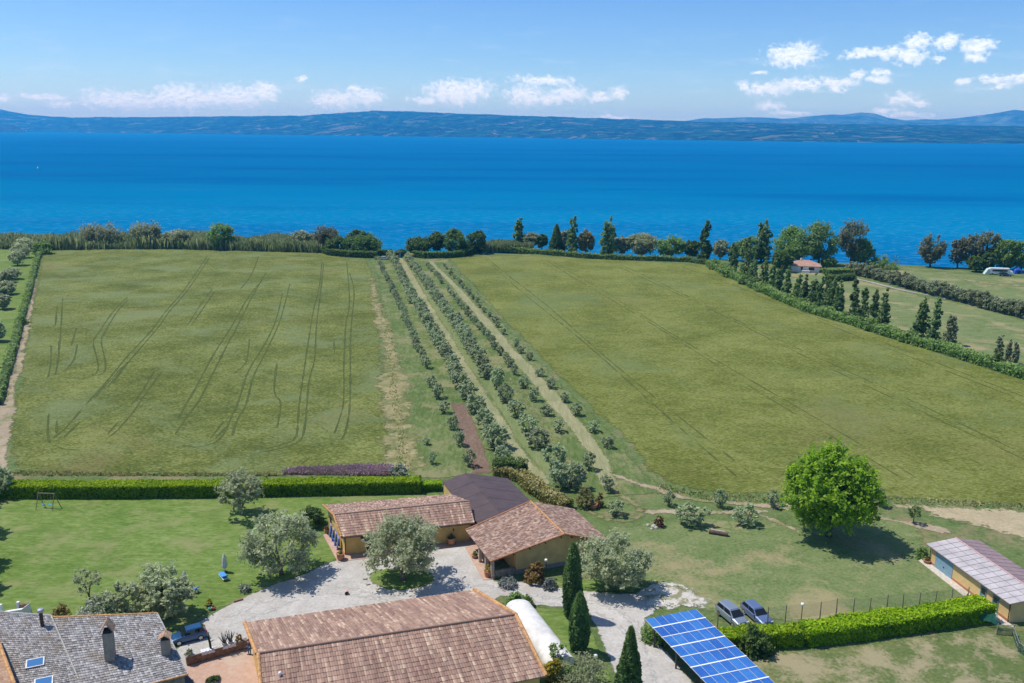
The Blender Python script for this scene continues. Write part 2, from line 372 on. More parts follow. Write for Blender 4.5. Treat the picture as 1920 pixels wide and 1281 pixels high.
# ------------------------------------------------------------------ ground materials (world-space metres)
def groundmat(name, cols, dry=None, dry2=None, fine=1.6, streak=(0.0,1.0,1.0), bstr=0.6, bdist=0.25, feather=None, mid=0.16, specks=None, gainc=1.25, fn=1.9, wts=(0.22,0.30,0.48)):
    m, nt, out = newmat(name)
    pos = nt.nodes.new('ShaderNodeNewGeometry').outputs['Position']
    mp = nd(nt,'ShaderNodeMapping',None,Vector=pos); mp.inputs['Rotation'].default_value = (0,0,R(streak[0])); mp.inputs['Scale'].default_value = (streak[1],streak[2],1)
    v = mp.outputs[0]
    n1 = noise(nt, pos, mid*0.28, 4.0, 0.55)
    n2 = noise(nt, v, mid*2.4, 5.0, 0.6, 0.4)
    n3 = noise(nt, v, fine, 6.0, 0.68, 0.3)
    f = mth(nt,'ADD', mth(nt,'MULTIPLY',n1,wts[0]), mth(nt,'ADD', mth(nt,'MULTIPLY',n2,wts[1]), mth(nt,'MULTIPLY',n3,wts[2])))
    k = len(cols); col = ramp(nt, f, [(0.5-0.11/gainc*1.25+0.22/gainc*1.25*i/(k-1), c) for i, c in enumerate(cols)])
    for d in (dry, dry2):
        if d:
            c, s, lo, hi, amt = d
            p = noise(nt, pos, s, 6.0, 0.62, 0.6)
            p = mth(nt,'MULTIPLY', sstep(nt, mth(nt,'ADD',p,mth(nt,'MULTIPLY',mth(nt,'SUBTRACT',n3,0.5),0.22)), lo, hi), amt)
            col = mixc(nt, p, col, c)
    if specks:
        c, s, lo = specks
        col = mixc(nt, sstep(nt, noise(nt,pos,s,2.0,0.5), lo, lo+0.05), col, c)
    b = nd(nt,'ShaderNodeBsdfPrincipled',None,Base_Color=col,Roughness=0.95); b.inputs['Specular IOR Level'].default_value = 0.1
    nt.links.new(bump(nt, mth(nt,'ADD',n3,mth(nt,'MULTIPLY',n2,0.6)), bstr, bdist), b.inputs['Normal'])
    if feather:
        at = nd(nt,'ShaderNodeAttribute',{'attribute_name':'edge'}).outputs['Fac']
        q = mth(nt,'ADD', mth(nt,'DIVIDE',at,feather), mth(nt,'MULTIPLY',mth(nt,'SUBTRACT',noise(nt,pos,0.9,6.0,0.7),0.5),fn))
        a = sstep(nt, q, 0.32, 0.62)
        tr = nt.nodes.new('ShaderNodeBsdfTransparent')
        nt.links.new(nd(nt,'ShaderNodeMixShader',None,i0=a,i1=tr.outputs[0],i2=b.outputs[0]).outputs[0], out.inputs[0])
    else: nt.links.new(b.outputs[0], out.inputs[0])
    return m
STRAW = (0.33,0.27,0.15)
GM = {}
GM['base'] = groundmat('rough_grass', [(0.068,0.110,0.032),(0.110,0.158,0.05),(0.165,0.20,0.08)], ((0.24,0.20,0.11),0.11,0.50,0.66,0.75))
GM['meadow'] = groundmat('dry_meadow', [(0.085,0.132,0.040),(0.142,0.188,0.068),(0.205,0.225,0.10)], (STRAW,0.085,0.47,0.66,0.75), ((0.30,0.25,0.15),0.5,0.56,0.68,0.5), fine=2.2, bstr=0.4, feather=2.0)
GM['paddock'] = groundmat('dry_paddock', [(0.075,0.115,0.034),(0.115,0.15,0.05),(0.20,0.195,0.085)], ((0.33,0.28,0.17),0.13,0.46,0.60,0.85), ((0.30,0.25,0.16),0.6,0.53,0.66,0.6), fine=2.2, bstr=0.4, feather=1.2)
GM['lawn'] = groundmat('mown_lawn', [(0.080,0.140,0.024),(0.130,0.195,0.042),(0.205,0.265,0.085)], ((0.23,0.235,0.10),0.16,0.48,0.70,0.75), ((0.075,0.125,0.025),0.10,0.54,0.70,0.5), fine=1.7, streak=(8,0.55,1.2), bstr=0.5, bdist=0.12, feather=0.7, mid=0.2)
GM['crop_a'] = groundmat('green_wheat', [(0.070,0.092,0.016),(0.132,0.154,0.032),(0.225,0.250,0.080)], ((0.180,0.222,0.095),0.05,0.46,0.66,0.65), ((0.215,0.185,0.07),0.024,0.57,0.70,0.5), fine=2.3, streak=(-112,0.6,1.0), bstr=1.0, bdist=0.35, feather=2.0, mid=0.2, gainc=1.75, wts=(0.24,0.20,0.56))
GM['crop_b'] = groundmat('yellow_green_wheat', [(0.092,0.112,0.018),(0.158,0.180,0.038),(0.230,0.246,0.075)], ((0.145,0.19,0.07),0.028,0.50,0.66,0.6), ((0.20,0.185,0.065),0.02,0.55,0.72,0.5), fine=2.3, streak=(-103,0.55,1.0), bstr=1.0, bdist=0.35, feather=2.0, mid=0.2, gainc=1.75, wts=(0.24,0.20,0.56))
GM['orchard'] = groundmat('orchard_grass', [(0.066,0.108,0.028),(0.105,0.150,0.044),(0.175,0.205,0.08)], ((0.24,0.225,0.11),0.10,0.47,0.66,0.8), fine=1.2, streak=(12,1.3,0.35), bstr=0.7, bdist=0.25, feather=1.5)
GM['mown'] = groundmat('mown_hay_lane', [(0.195,0.205,0.095),(0.265,0.258,0.135),(0.34,0.315,0.185)], ((0.17,0.20,0.08),0.12,0.50,0.64,0.6), fine=1.2, streak=(14,2.4,0.22), bstr=0.3, feather=1.1)
GM['greenlane'] = groundmat('mown_green_lane', [(0.12,0.165,0.06),(0.165,0.20,0.078),(0.21,0.23,0.10)], None, fine=1.2, streak=(14,2.4,0.25), bstr=0.3, feather=0.5)
GM['dirt'] = groundmat('dirt_track', [(0.25,0.20,0.13),(0.33,0.265,0.18),(0.40,0.335,0.24)], ((0.16,0.18,0.07),0.25,0.50,0.62,0.75), fine=2.0, bstr=0.3, feather=1.3)
GM['greytrack'] = groundmat('grey_track', [(0.27,0.27,0.23),(0.33,0.32,0.28),(0.40,0.39,0.34)], ((0.18,0.20,0.09),0.2,0.52,0.64,0.6), fine=2.0, bstr=0.2, feather=1.0)
GM['soil'] = groundmat('bare_soil', [(0.135,0.088,0.062),(0.175,0.118,0.084),(0.22,0.155,0.115)], None, fine=1.5, streak=(14,2.0,0.5), bstr=0.7, feather=0.8)
GM['strawthin'] = groundmat('thin_dry_grass', [(0.16,0.16,0.07),(0.22,0.205,0.10),(0.29,0.255,0.14)], ((0.13,0.16,0.05),0.4,0.46,0.58,0.8), fine=1.3, bstr=0.6, feather=2.2)
GM['straw'] = groundmat('dry_straw_strip', [(0.19,0.18,0.08),(0.27,0.235,0.115),(0.38,0.325,0.18)], ((0.13,0.155,0.05),0.30,0.45,0.60,0.85), fine=1.3, streak=(0,1.6,0.7), bstr=0.8, feather=3.6)
GM['stubble'] = groundmat('stubble', [(0.32,0.265,0.165),(0.40,0.335,0.21),(0.47,0.40,0.26)], ((0.21,0.205,0.10),0.15,0.54,0.70,0.7), fine=2.0, bstr=0.4, feather=3.0)
GM['gravel'] = groundmat('pale_gravel', [(0.345,0.325,0.292),(0.435,0.412,0.378),(0.545,0.52,0.485)], ((0.40,0.36,0.31),0.16,0.52,0.68,0.6), fine=3.0, bstr=0.35, bdist=0.06, feather=0.7, mid=0.22)
GM['wear'] = groundmat('worn_gravel', [(0.39,0.37,0.34),(0.46,0.44,0.41),(0.53,0.51,0.48)], None, fine=2.0, bstr=0.15, feather=1.3)
GM['scree'] = groundmat('white_rubble', [(0.42,0.39,0.34),(0.52,0.49,0.44),(0.62,0.60,0.55)], ((0.20,0.19,0.09),0.7,0.49,0.56,0.85), fine=2.5, bstr=0.5, feather=3.2)
GM['paving'] = groundmat('terracotta_paving', [(0.42,0.27,0.20),(0.47,0.315,0.24),(0.51,0.35,0.27)], ((0.50,0.41,0.33),0.35,0.50,0.66,0.6), fine=2.0, bstr=0.1, mid=0.4)
GM['kerb'] = flat('pale_kerb', (0.52,0.47,0.40), 0.9, 0.12, 3.0)
GM['beach'] = groundmat('shore_grass', [(0.065,0.11,0.03),(0.10,0.145,0.045),(0.14,0.18,0.06)], (STRAW,0.04,0.55,0.7,0.7), fine=1.2, bstr=0.3)
# ------------------------------------------------------------------ sheets
_rng = np.random.default_rng(7)
def densify(P, step, jit, closed=True):
    out = []; n = len(P)
    for i in range(n if closed else n-1):
        a, b = np.array(P[i]), np.array(P[(i+1)%n]); L = np.linalg.norm(b-a); k = max(1, int(L/step))
        nrm = np.array([-(b-a)[1],(b-a)[0]])/max(L,1e-6)
        for j in range(k):
            off = 0 if j == 0 else _rng.normal(0, jit)
            out.append(a+(b-a)*j/k+nrm*off)
    return out
def sheet(name, px, z, mat, step=2.0, jit=0.25, grid=3.0, maxn=9000, world=False, smooth=0, ox=None):
    P = [np.array(p[:2], float) if world else np.array(G(*p))[:2] for p in px]
    if smooth:
        for _ in range(smooth):
            Q = []
            for i in range(len(P)):
                a, b = P[i], P[(i+1)%len(P)]; Q += [a*0.75+b*0.25, a*0.25+b*0.75]
            P = Q
    B = densify(P, step, jit)
    A = np.array(B); lo, hi = A.min(0), A.max(0)
    while (hi[0]-lo[0])*(hi[1]-lo[1])/grid**2 > maxn: grid *= 1.25
    gx, gy = np.meshgrid(np.arange(lo[0],hi[0],grid), np.arange(lo[1],hi[1],grid)); g = np.stack([gx.ravel(),gy.ravel()],1)
    B2 = np.roll(A,-1,axis=0)
    def inside(q):
        c = np.zeros(len(q), bool)
        for a, b in zip(A, B2):
            m = ((a[1]>q[:,1]) != (b[1]>q[:,1]))
            c ^= m & (q[:,0] < (b[0]-a[0])*(q[:,1]-a[1])/((b[1]-a[1]) if b[1]!=a[1] else 1e-9)+a[0])
        return c
    def dist(q):
        d = np.full(len(q), 1e9)
        for a, b in zip(A, B2):
            ab = b-a; t = np.clip(((q-a)@ab)/max(ab@ab,1e-9),0,1)
            d = np.minimum(d, np.linalg.norm(q-(a+t[:,None]*ab),axis=1))
        return d
    g = g[inside(g)] if len(g) else g
    d = dist(g) if len(g) else np.array([])
    g = g[d > grid*0.3] if len(g) else g
    ring = []                                        # a ring just inside the outline so the edge fades evenly
    cen = [Vector((p[0],p[1])) for p in list(A)+list(g)]
    n = len(A)
    vs_, _, fs_, _, _, _ = delaunay_2d_cdt(cen, [(i,(i+1)%n) for i in range(n)], [], 1, 1e-4)
    V = np.array([(v.x,v.y,z) for v in vs_]); e = dist(V[:,:2])
    F = []
    for f in fs_:
        a, b, c = (V[i] for i in f[:3]); f = list(f)
        if (b[0]-a[0])*(c[1]-a[1])-(b[1]-a[1])*(c[0]-a[0]) < 0: f.reverse()
        F.append(f)
    o = meshobj(name, V, F, mat, edge=e)
    return tag(o, kind='structure')
def ribbon(name, px, width, z, mat, parent=None, world=False, kind='structure', sub=3.0, wob=0.15, prof=None):
    P = [np.array(p[:2], float) if world else np.array(G(*p))[:2] for p in px]
    # smooth the polyline
    pts = []
    for i in range(len(P)-1):
        p0, p1, p2, p3 = P[max(i-1,0)], P[i], P[i+1], P[min(i+2,len(P)-1)]
        k = max(2, int(np.linalg.norm(p2-p1)/sub))
        for j in range(k):
            t = j/k; pts.append(0.5*((2*p1)+(-p0+p2)*t+(2*p0-5*p1+4*p2-p3)*t*t+(-p0+3*p1-3*p2+p3)*t**3))
    pts.append(P[-1]); pts = np.array(pts); n = len(pts)
    T = np.gradient(pts, axis=0); T /= np.linalg.norm(T,axis=1)[:,None]+1e-9; N = np.stack([-T[:,1],T[:,0]],1)
    W = np.interp(np.linspace(0,1,n), np.linspace(0,1,len(width)), width) if hasattr(width,'__len__') else np.full(n,width)
    W = W*(1+_rng.normal(0,wob,n)*0.5)
    V, E = [], []
    for s in (-0.5,-0.25,0.0,0.25,0.5):
        V.append(np.column_stack([pts+N*(W*s)[:,None], np.full(n,z)])); E.append((0.5-abs(s))*W)
    V = np.concatenate(V); E = np.concatenate(E)
    F = []
    for k in range(4):
        a = np.arange(n-1)+k*n; F.append(np.stack([a+n,a,a+1,a+n+1],1))
    E[[k*n for k in range(5)]] *= 0.2; E[[k*n+n-1 for k in range(5)]] *= 0.2
    o = meshobj(name, V, np.concatenate(F), mat, parent, edge=E)
    return tag(o, kind=kind) if kind else o
# ground: one sheet, shelving into the lake and running on under it to the horizon
WZ = -1.2
shp = [(-300,452),(0,455),(330,461),(735,471),(1200,483),(1480,492),(1700,498),(1920,508),(2300,528)]
shore = [G(x,y,WZ) for x,y in shp]
sx = [-16000,-900]+[p.x for p in shore]+[900,16000]; sy = [470,470]+[p.y for p in shore]+[330,330]
X = np.concatenate([[-16000,-4000,-1200],np.linspace(-500,500,101),[1200,4000,16000]])
SY = np.interp(X, sx, sy) + np.array([mnoise.noise(Vector((x*0.03,0,5.1)))*2.5+mnoise.noise(Vector((x*0.12,3,0)))*1.0 for x in X])
def row(fn, z): return np.column_stack([X, fn, np.full(len(X), z)])
rows = [row(np.full(len(X),-400.0),0), row(np.full(len(X),60.0),0), row(np.full(len(X),250.0),0), row(SY-7,0.0), row(SY-2,-0.7), row(SY+1.5,-1.5), row(SY+30,-5), row(np.full(len(X),2000.0),-10), row(np.full(len(X),16500.0),-10)]
GV = np.concatenate(rows); nc = len(X); a = (np.arange(len(rows)-1)[:,None]*nc+np.arange(nc-1)[None,:]).ravel()
tag(meshobj('ground', GV, np.stack([a,a+1,a+1+nc,a+nc],1), GM['base']), kind='structure')
# lake
def watermat():
    m, nt, out = newmat('lake_water')
    pos = nt.nodes.new('ShaderNodeNewGeometry').outputs['Position']
    mp = nd(nt,'ShaderNodeMapping',None,Vector=pos); mp.inputs['Scale'].default_value = (1,2.2,1); mp.inputs['Rotation'].default_value=(0,0,R(-8))
    v = mp.outputs[0]
    sh = mth(nt,'SUBTRACT', nd(nt,'ShaderNodeSeparateXYZ',None,Vector=pos).outputs[1], 395.0)
    deep = sstep(nt, sh, 0.0, 900.0)
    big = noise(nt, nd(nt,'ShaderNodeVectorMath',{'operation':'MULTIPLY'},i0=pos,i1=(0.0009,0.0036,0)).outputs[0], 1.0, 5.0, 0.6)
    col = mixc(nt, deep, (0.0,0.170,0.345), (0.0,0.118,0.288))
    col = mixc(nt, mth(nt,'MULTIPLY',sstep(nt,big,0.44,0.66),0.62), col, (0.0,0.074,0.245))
    rip = noise(nt, v, 0.16, 5.0, 0.7)
    gust = sstep(nt, noise(nt, nd(nt,'ShaderNodeVectorMath',{'operation':'MULTIPLY'},i0=pos,i1=(0.004,0.022,0)).outputs[0],1.0,5.0,0.65), 0.5, 0.75)
    b = nd(nt,'ShaderNodeBsdfPrincipled',None,Base_Color=col,Roughness=mth(nt,'ADD',0.16,mth(nt,'MULTIPLY',gust,0.12)),IOR=1.33)
    b.inputs['Specular IOR Level'].default_value = 0.0
    crest = mth(nt,'MULTIPLY', mth(nt,'MULTIPLY', sstep(nt, rip, 0.50, 0.66), sstep(nt, sh, 420.0, 20.0)), 0.38)
    nt.links.new(mixc(nt, crest, col, (0.10,0.34,0.60)), b.inputs['Base Color'])
    h = mth(nt,'ADD',mth(nt,'MULTIPLY',rip,1.0),mth(nt,'MULTIPLY',noise(nt,v,0.6,3.0,0.6),0.4))
    bn = bump(nt, h, 0.35, 1.2); nt.links.new(bn, b.inputs['Normal'])
    gl_ = nd(nt,'ShaderNodeBsdfGlossy',None,Roughness=0.22,Normal=bn)
    nt.links.new(nd(nt,'ShaderNodeMixShader',None,i0=mth(nt,'ADD',0.012,mth(nt,'MULTIPLY',gust,0.03)),i1=b.outputs[0],i2=gl_.outputs[0]).outputs[0], out.inputs[0]); return m
LW = np.array([(-16000,330,WZ),(16000,330,WZ),(16000,16400,WZ),(-16000,16400,WZ)])
GL = np.concatenate([row(SY-6,WZ), row(np.full(len(X),16400.0),WZ)]); a = np.arange(nc-1)
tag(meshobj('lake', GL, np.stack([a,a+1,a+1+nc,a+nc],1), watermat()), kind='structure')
# far shore hills
def hillmat(name, woods, fields, pale, amt, scl=1.0):
    m, nt, out = newmat(name)
    pos = nt.nodes.new('ShaderNodeNewGeometry').outputs['Position']
    n1 = noise(nt, pos, 0.010*scl, 6.0, 0.65); n2 = noise(nt, pos, 0.0048*scl, 6.0, 0.65, 0.8); n3 = noise(nt, pos, 0.004*scl, 3.0, 0.5)
    col = ramp(nt, n1, [(0.38,tuple(c*0.3 for c in woods)),(0.50,woods),(0.62,tuple(c*2.2 for c in woods))])
    vor = nd(nt,'ShaderNodeTexVoronoi',None,Vector=pos,Scale=0.0065*scl); 
    fcol = ramp(nt, nd(nt,'ShaderNodeSeparateColor',None,Color=vor.outputs['Color']).outputs[0], [(0.0,fields),(0.5,tuple((a+b)/2 for a,b in zip(fields,pale))),(1.0,pale)])
    col = mixc(nt, mth(nt,'MULTIPLY',sstep(nt,n2,0.555,0.62),amt), col, fcol)
    vh = nd(nt,'ShaderNodeTexVoronoi',None,Vector=pos,Scale=0.022*scl)
    hs = mth(nt,'MULTIPLY', mth(nt,'LESS_THAN',vh.outputs['Distance'],0.14), sstep(nt,n3,0.53,0.62))
    col = mixc(nt, mth(nt,'MULTIPLY',hs,0.9), col, (0.55,0.45,0.38))
    b = nd(nt,'ShaderNodeBsdfPrincipled',None,Base_Color=col,Roughness=1.0); b.inputs['Specular IOR Level'].default_value = 0.0
    nt.links.new(bump(nt, n1, 1.0, 25.0), b.inputs['Normal'])
    nt.links.new(b.outputs[0], out.inputs[0]); return m
def hill_sheet(name, sky_px, shore_px, depth, mat, seed, rough=0.35, nx=900, ny=26, x0=-260, x1=2180, fixedD=None, zbase=-3.0):
    xs = np.linspace(x0, x1, nx); st = np.interp(xs, [p[0] for p in sky_px], [p[1] for p in sky_px]); V = []
    ks = np.array([0.6,0.3,0.1])
    if shore_px: sh = np.interp(xs, [p[0] for p in shore_px], [p[1] for p in shore_px])
    for i, x in enumerate(xs):
        jag = (mnoise.fractal(Vector((x*0.035,seed,0)),1.0,2.0,4)*1.3+mnoise.noise(Vector((x*0.6,seed,9)))*0.9 if rough else 0)
        dr = ray(x, st[i]+jag*rough*2); hd = math.hypot(dr[0],dr[1]); ux, uy = dr[0]/hd, dr[1]/hd
        if shore_px:
            ds = ray(x, sh[i]); t = (WZ-CAMH)/ds[2]; D0 = math.hypot(ds[0],ds[1])*t
        else: D0 = fixedD
        Dr = D0+depth*(1+0.25*mnoise.noise(Vector((x*0.006,seed,3))))
        Hr = CAMH+dr[2]/hd*Dr
        for j in range(ny):
            t = j/(ny-4) if j < ny-3 else 1+(j-(ny-4))*0.35
            D = D0+(Dr-D0)*t
            if t <= 1:
                env = 0.02+0.98*(t**0.85)
                bumpy = mnoise.fractal(Vector((ux*D*0.0022,uy*D*0.0022,seed)),0.9,2.1,5)*rough*Hr*0.55*math.sin(math.pi*min(1,t))*(1-t*0.3)
                lim = CAMH+dr[2]/hd*D
                h = zbase+(Hr-zbase)*env+bumpy; h = min(h, lim-1.0) if t < 1 else h
                h = max(h, zbase+ (4.0+3*mnoise.noise(Vector((x*0.3,1,seed))) if j > 0 else 0))
            else: h = Hr-(t-1)*Hr*0.8
            V.append((ux*D, uy*D, h if j else zbase))
    a = (np.arange(nx-1)[:,None]*ny+np.arange(ny-1)[None,:]).ravel()
    return tag(meshobj(name, V, np.stack([a,a+ny,a+ny+1,a+1],1), mat, smooth=True), kind='structure')
sk = [(-260,214),(-120,208),(0,205),(30,211),(60,216),(130,220),(240,220),(330,219),(440,218),(560,217),(640,212),(700,208),(780,209),(860,213),(950,216),(1040,219),(1130,222),(1250,226),(1300,228),(1500,232),(1700,234),(1920,237),(2180,240)]
fs = [(-260,244),(0,247),(500,253),(960,258.5),(1500,266),(1920,270.5),(2180,274)]
hill_sheet('far_shore_hills', sk, fs, 2200, hillmat('wooded_hills',(0.010,0.034,0.018),(0.05,0.09,0.04),(0.24,0.20,0.13),0.6), 11.3)
hd_ = [(-260,233),(-60,232),(-10,234),(25,234),(38,240),(44,248.5),(60,252)]
hill_sheet('headland', hd_, [(-260,246),(60,249)], 300, hillmat('headland_woods',(0.022,0.04,0.016),(0.05,0.07,0.03),(0.1,0.1,0.06),0.3,3.0), 4.4, nx=90, ny=14, x0=-260, x1=46, rough=0.2)
mt = [(1180,236),(1285,227),(1322,221.5),(1340,222),(1400,220),(1440,220.5),(1470,223),(1525,217.5),(1560,214.5),(1580,215.5),(1615,211),(1640,213),(1670,222),(1700,226),(1730,223.5),(1760,224.5),(1800,221),(1840,216),(1870,212),(1900,206),(1925,208),(1990,216),(2180,222)]
hill_sheet('mountains', mt, None, 1200, hillmat('mountain_slopes',(0.05,0.065,0.05),(0.07,0.08,0.06),(0.09,0.09,0.07),0.2,0.5), 23.0, fixedD=12400, nx=260, ny=14, x0=1180, x1=2180, rough=0.12)
# ------------------------------------------------------------------ haze
def hazebox():
    m, nt, out = newmat('haze_air')
    v = nd(nt,'ShaderNodeVolumePrincipled',None,Color=(0.05,0.44,1.0,1.0),Density=9.5e-5,Anisotropy=0.0)
    v.inputs['Absorption Color'].default_value = (0.42,0.42,0.42,1)
    v.inputs['Density Attribute'].default_value = ''
    v.inputs['Color Attribute'].default_value = ''
    v.inputs['Temperature Attribute'].default_value = ''
    nt.links.new(v.outputs[0], out.inputs['Volume'])
    mb = MB(); mb.hexa([(-17000,-700,-11),(17000,-700,-11),(17000,17200,-11),(-17000,17200,-11),(-17000,-700,396),(17000,-700,396),(17000,17200,396),(-17000,17200,396)])
    o = mb.build('haze', m); tag(o, kind='stuff', label='pale blue haze in the air over the lake and hills')
    return o
hazebox()
# ------------------------------------------------------------------ land cover (photo outlines dropped on the ground)
sheet('field_of_wheat', [(77,470),(300,468),(600,474),(688,484),(706,520),(716,600),(722,700),(733,800),(748,893),(400,893),(30,893),(8,850),(12,790),(30,700),(52,600),(66,530)], 0.03, GM['crop_a'], jit=0.4, grid=6)
sheet('field_of_barley', [(836,482),(1000,479),(1180,489),(1330,497),(1400,534),(1460,562),(1520,587),(1600,609),(1680,636),(1760,659),(1920,710),(2150,770),(2250,970),(1920,952),(1800,944),(1700,938),(1640,934),(1480,930),(1360,928),(1262,917),(1222,893),(1160,820),(1075,737),(1010,672),(960,620),(910,565),(870,520)], 0.03, GM['crop_b'], jit=0.4, grid=6)
sheet('orchard_grass', [(690,484),(836,482),(872,522),(912,567),(962,622),(1012,674),(1077,739),(1162,822),(1224,895),(1262,919),(1250,935),(1215,930),(1150,935),(1070,945),(1000,900),(930,888),(790,905),(750,893),(737,800),(728,700),(718,600),(706,520)], 0.045, GM['orchard'], jit=0.4, grid=3)
ribbon('dry_grass_strip', [(697,520),(708,580),(728,640),(735,700),(742,760),(750,820),(758,885)], [4,5,7,6,7,9,11], 0.06, GM['straw'], wob=0.5)
ribbon('hay_lane', [(750,484),(756,493),(777,530),(804,578),(835,629),(864,677),(908,750),(936,789),(961,838),(985,868),(1008,893),(1022,915)], [3.5,3.5,3.6,3.6,3.4,3.2], 0.075, GM['mown'])
ribbon('mown_grass_lane', [(785,520),(819,578),(852,629),(882,677),(926,735),(962,789),(992,838),(1018,868),(1045,893)], [2.6,2.6,2.8,3.0], 0.06, GM['greenlane'])
ribbon('mown_track', [(808,490),(813,497),(848,532),(879,567),(914,607),(953,655),(997,701),(1042,755),(1070,787),(1098,822),(1124,862),(1136,896),(1150,916)], [2.8,3.0,3.4,3.8,4.2,4.2,3.4], 0.065, GM['mown'])
ribbon('loop_track', [(1140,904),(1158,924),(1181,939),(1200,955),(1199,968),(1178,978),(1140,975),(1108,962),(1090,950)], [3.2,3.2,3.0,2.8,2.6,2.4,2.0], 0.068, GM['strawthin'])
ribbon('orchard_path', [(930,672),(975,735),(1010,790),(1045,840),(1080,880),(1120,905)], [1.0,1.4,1.8,2.2,2.4,2.0], 0.07, GM['strawthin'], wob=0.5)
ribbon('dirt_path', [(1136,886),(1189,905),(1228,916),(1275,932),(1322,940),(1400,946),(1450,950),(1560,952),(1660,948)], [1.6,2.2,2.0,2.0,2.2,2.6,3.5,3.5], 0.07, GM['dirt'], wob=0.4)
ribbon('grass_track', [(1205,964),(1240,959),(1290,962),(1350,961),(1420,960),(1490,957),(1560,962),(1640,970),(1720,985),(1790,1000)], [2.4,2.4,2.2,2.2,2.6], 0.055, GM['dirt'], wob=0.5)
ribbon('side_path', [(1405,958),(1440,972),(1470,985),(1494,997),(1512,1010)], [1.8,1.6,1.6,1.2], 0.075, GM['dirt'], wob=0.3)
ribbon('field_edge_path', [(68,490),(60,540),(44,620),(30,680),(14,750),(3,820),(-10,900)], [2.6,3.0,3.6,3.6,3.8,4.0], 0.05, GM['dirt'], wob=0.3)
sheet('soil_plot', [(842,754),(874,756),(890,790),(908,832),(925,889),(882,889),(868,840),(856,800)], 0.085, GM['soil'], step=1.2, jit=0.15, grid=1.2)
sheet('stubble_field', [(1640,936),(1700,940),(1800,947),(1920,956),(2200,975),(2200,1080),(1990,1050),(1900,1010),(1800,985),(1730,968),(1660,957)], 0.05, GM['stubble'], jit=0.5, grid=3)
sheet('garden_lawn', [(-420,931),(0,932),(400,930),(790,926),(826,922),(840,950),(640,1048),(612,1058),(562,1082),(510,1100),(450,1130),(385,1150),(352,1180),(200,1200),(-100,1220),(-420,1200)], 0.03, GM['lawn'], jit=0.12, grid=1.5)
sheet('meadow', [(1180,1075),(1130,1000),(1110,975),(1180,985),(1215,972),(1300,970),(1420,968),(1500,985),(1560,968),(1660,962),(1735,985),(1745,1040),(1890,1168),(1700,1165),(1500,1172),(1380,1185),(1320,1150),(1230,1120)], 0.03, GM['meadow'], jit=0.4, grid=2)
sheet('paddock', [(1385,1232),(1500,1216),(1700,1192),(1860,1172),(1990,1190),(2060,1300),(2060,1420),(1500,1420)], 0.03, GM['paddock'], jit=0.2, grid=2)
sheet('gravel_drive', [(300,1262),(330,1215),(372,1165),(412,1142),(452,1122),(508,1096),(560,1080),(610,1056),(652,1042),(760,1030),(880,1008),(905,1040),(932,1090),(965,1088),(1010,1094),(1060,1102),(1130,1110),(1190,1112),(1222,1092),(1262,1098),(1262,1130),(1215,1160),(1212,1185),(1262,1230),(1310,1290),(1400,1400),(1175,1400),(1160,1300),(1148,1262),(1128,1215),(1112,1172),(1100,1150),(1058,1141),(1000,1138),(940,1120),(800,1200),(450,1245),(345,1290)], 0.05, GM['gravel'], step=1.0, jit=0.08, grid=1.0)
ribbon('wheel_wear', [(400,1170),(480,1135),(600,1098),(760,1122),(900,1098),(1010,1120),(1120,1130),(1190,1170),(1215,1235),(1240,1330)], 1.5, 0.056, GM['wear'], wob=0.3)
ribbon('wheel_wear', [(420,1180),(500,1148),(620,1112),(780,1136),(905,1110),(1010,1131),(1105,1143),(1170,1185),(1192,1245),(1215,1330)], 1.3, 0.056, GM['wear'], wob=0.3)
sheet('rubble_patch', [(1205,1150),(1188,1118),(1212,1085),(1240,1078),(1290,1092),(1340,1118),(1362,1136),(1330,1150),(1250,1152)], 0.065, GM['scree'], step=1.0, jit=0.3, grid=1.0)
sheet('lawn_strip', [(934,1092),(990,1091),(1060,1088),(1160,1080),(1210,1092),(1192,1114),(1130,1112),(1060,1105),(1010,1099)], 0.07, GM['lawn'], step=0.8, jit=0.06, grid=1.0)
sheet('cypress_lawn', [(990,1135),(1058,1142),(1098,1152),(1110,1175),(1126,1216),(1146,1262),(1156,1300),(1165,1400),(1000,1400)], 0.065, GM['lawn'], step=0.8, jit=0.06, grid=1.0)
sheet('tree_island', [(688,1076),(705,1068),(760,1062),(808,1070),(822,1086),(800,1104),(750,1112),(705,1102),(688,1090)], 0.075, GM['lawn'], step=0.6, jit=0.08, grid=0.8, smooth=1)
sheet('verge_grass', [(1188,1168),(1210,1158),(1245,1152),(1330,1145),(1345,1165),(1300,1190),(1220,1200)], 0.06, GM['orchard'], step=0.8, jit=0.1, grid=1.0)
ribbon('lakeside_path', [(1588,512),(1604,522),(1640,531),(1700,546),(1760,557),(1830,573),(1920,597),(2050,632)], [2.0,2.4,2.6,2.6,3.0], 0.06, GM['greytrack'], wob=0.2)
sheet('dry_meadow', [(1345,500),(1585,512),(1600,522),(1700,548),(1830,576),(1920,600),(2050,636),(2100,740),(1920,697),(1760,650),(1600,600),(1460,552)], 0.03, GM['meadow'], jit=0.5, grid=4)
sheet('shore_meadow', [(1600,506),(1650,499),(1720,503),(1800,507),(1920,514),(2100,525),(2150,640),(1930,585),(1800,556),(1680,527),(1610,512)], 0.03, GM['meadow'], jit=0.5, grid=4)
ribbon('straw_streak', [(1786,519),(1825,527),(1870,534),(1920,537),(1980,543)], [2,6,8,7,5], 0.05, GM['straw'], wob=0.4)
ribbon('shore_lawn', [(1640,501),(1700,506),(1780,511),(1860,516),(1960,522)], [5,6,7,7], 0.045, GM['orchard'], wob=0.3)
sheet('strip_lawn', [(-300,470),(30,466),(68,474),(60,515),(40,600),(10,690),(-20,780),(-300,900)], 0.03, GM['lawn'], jit=0.4, grid=5)
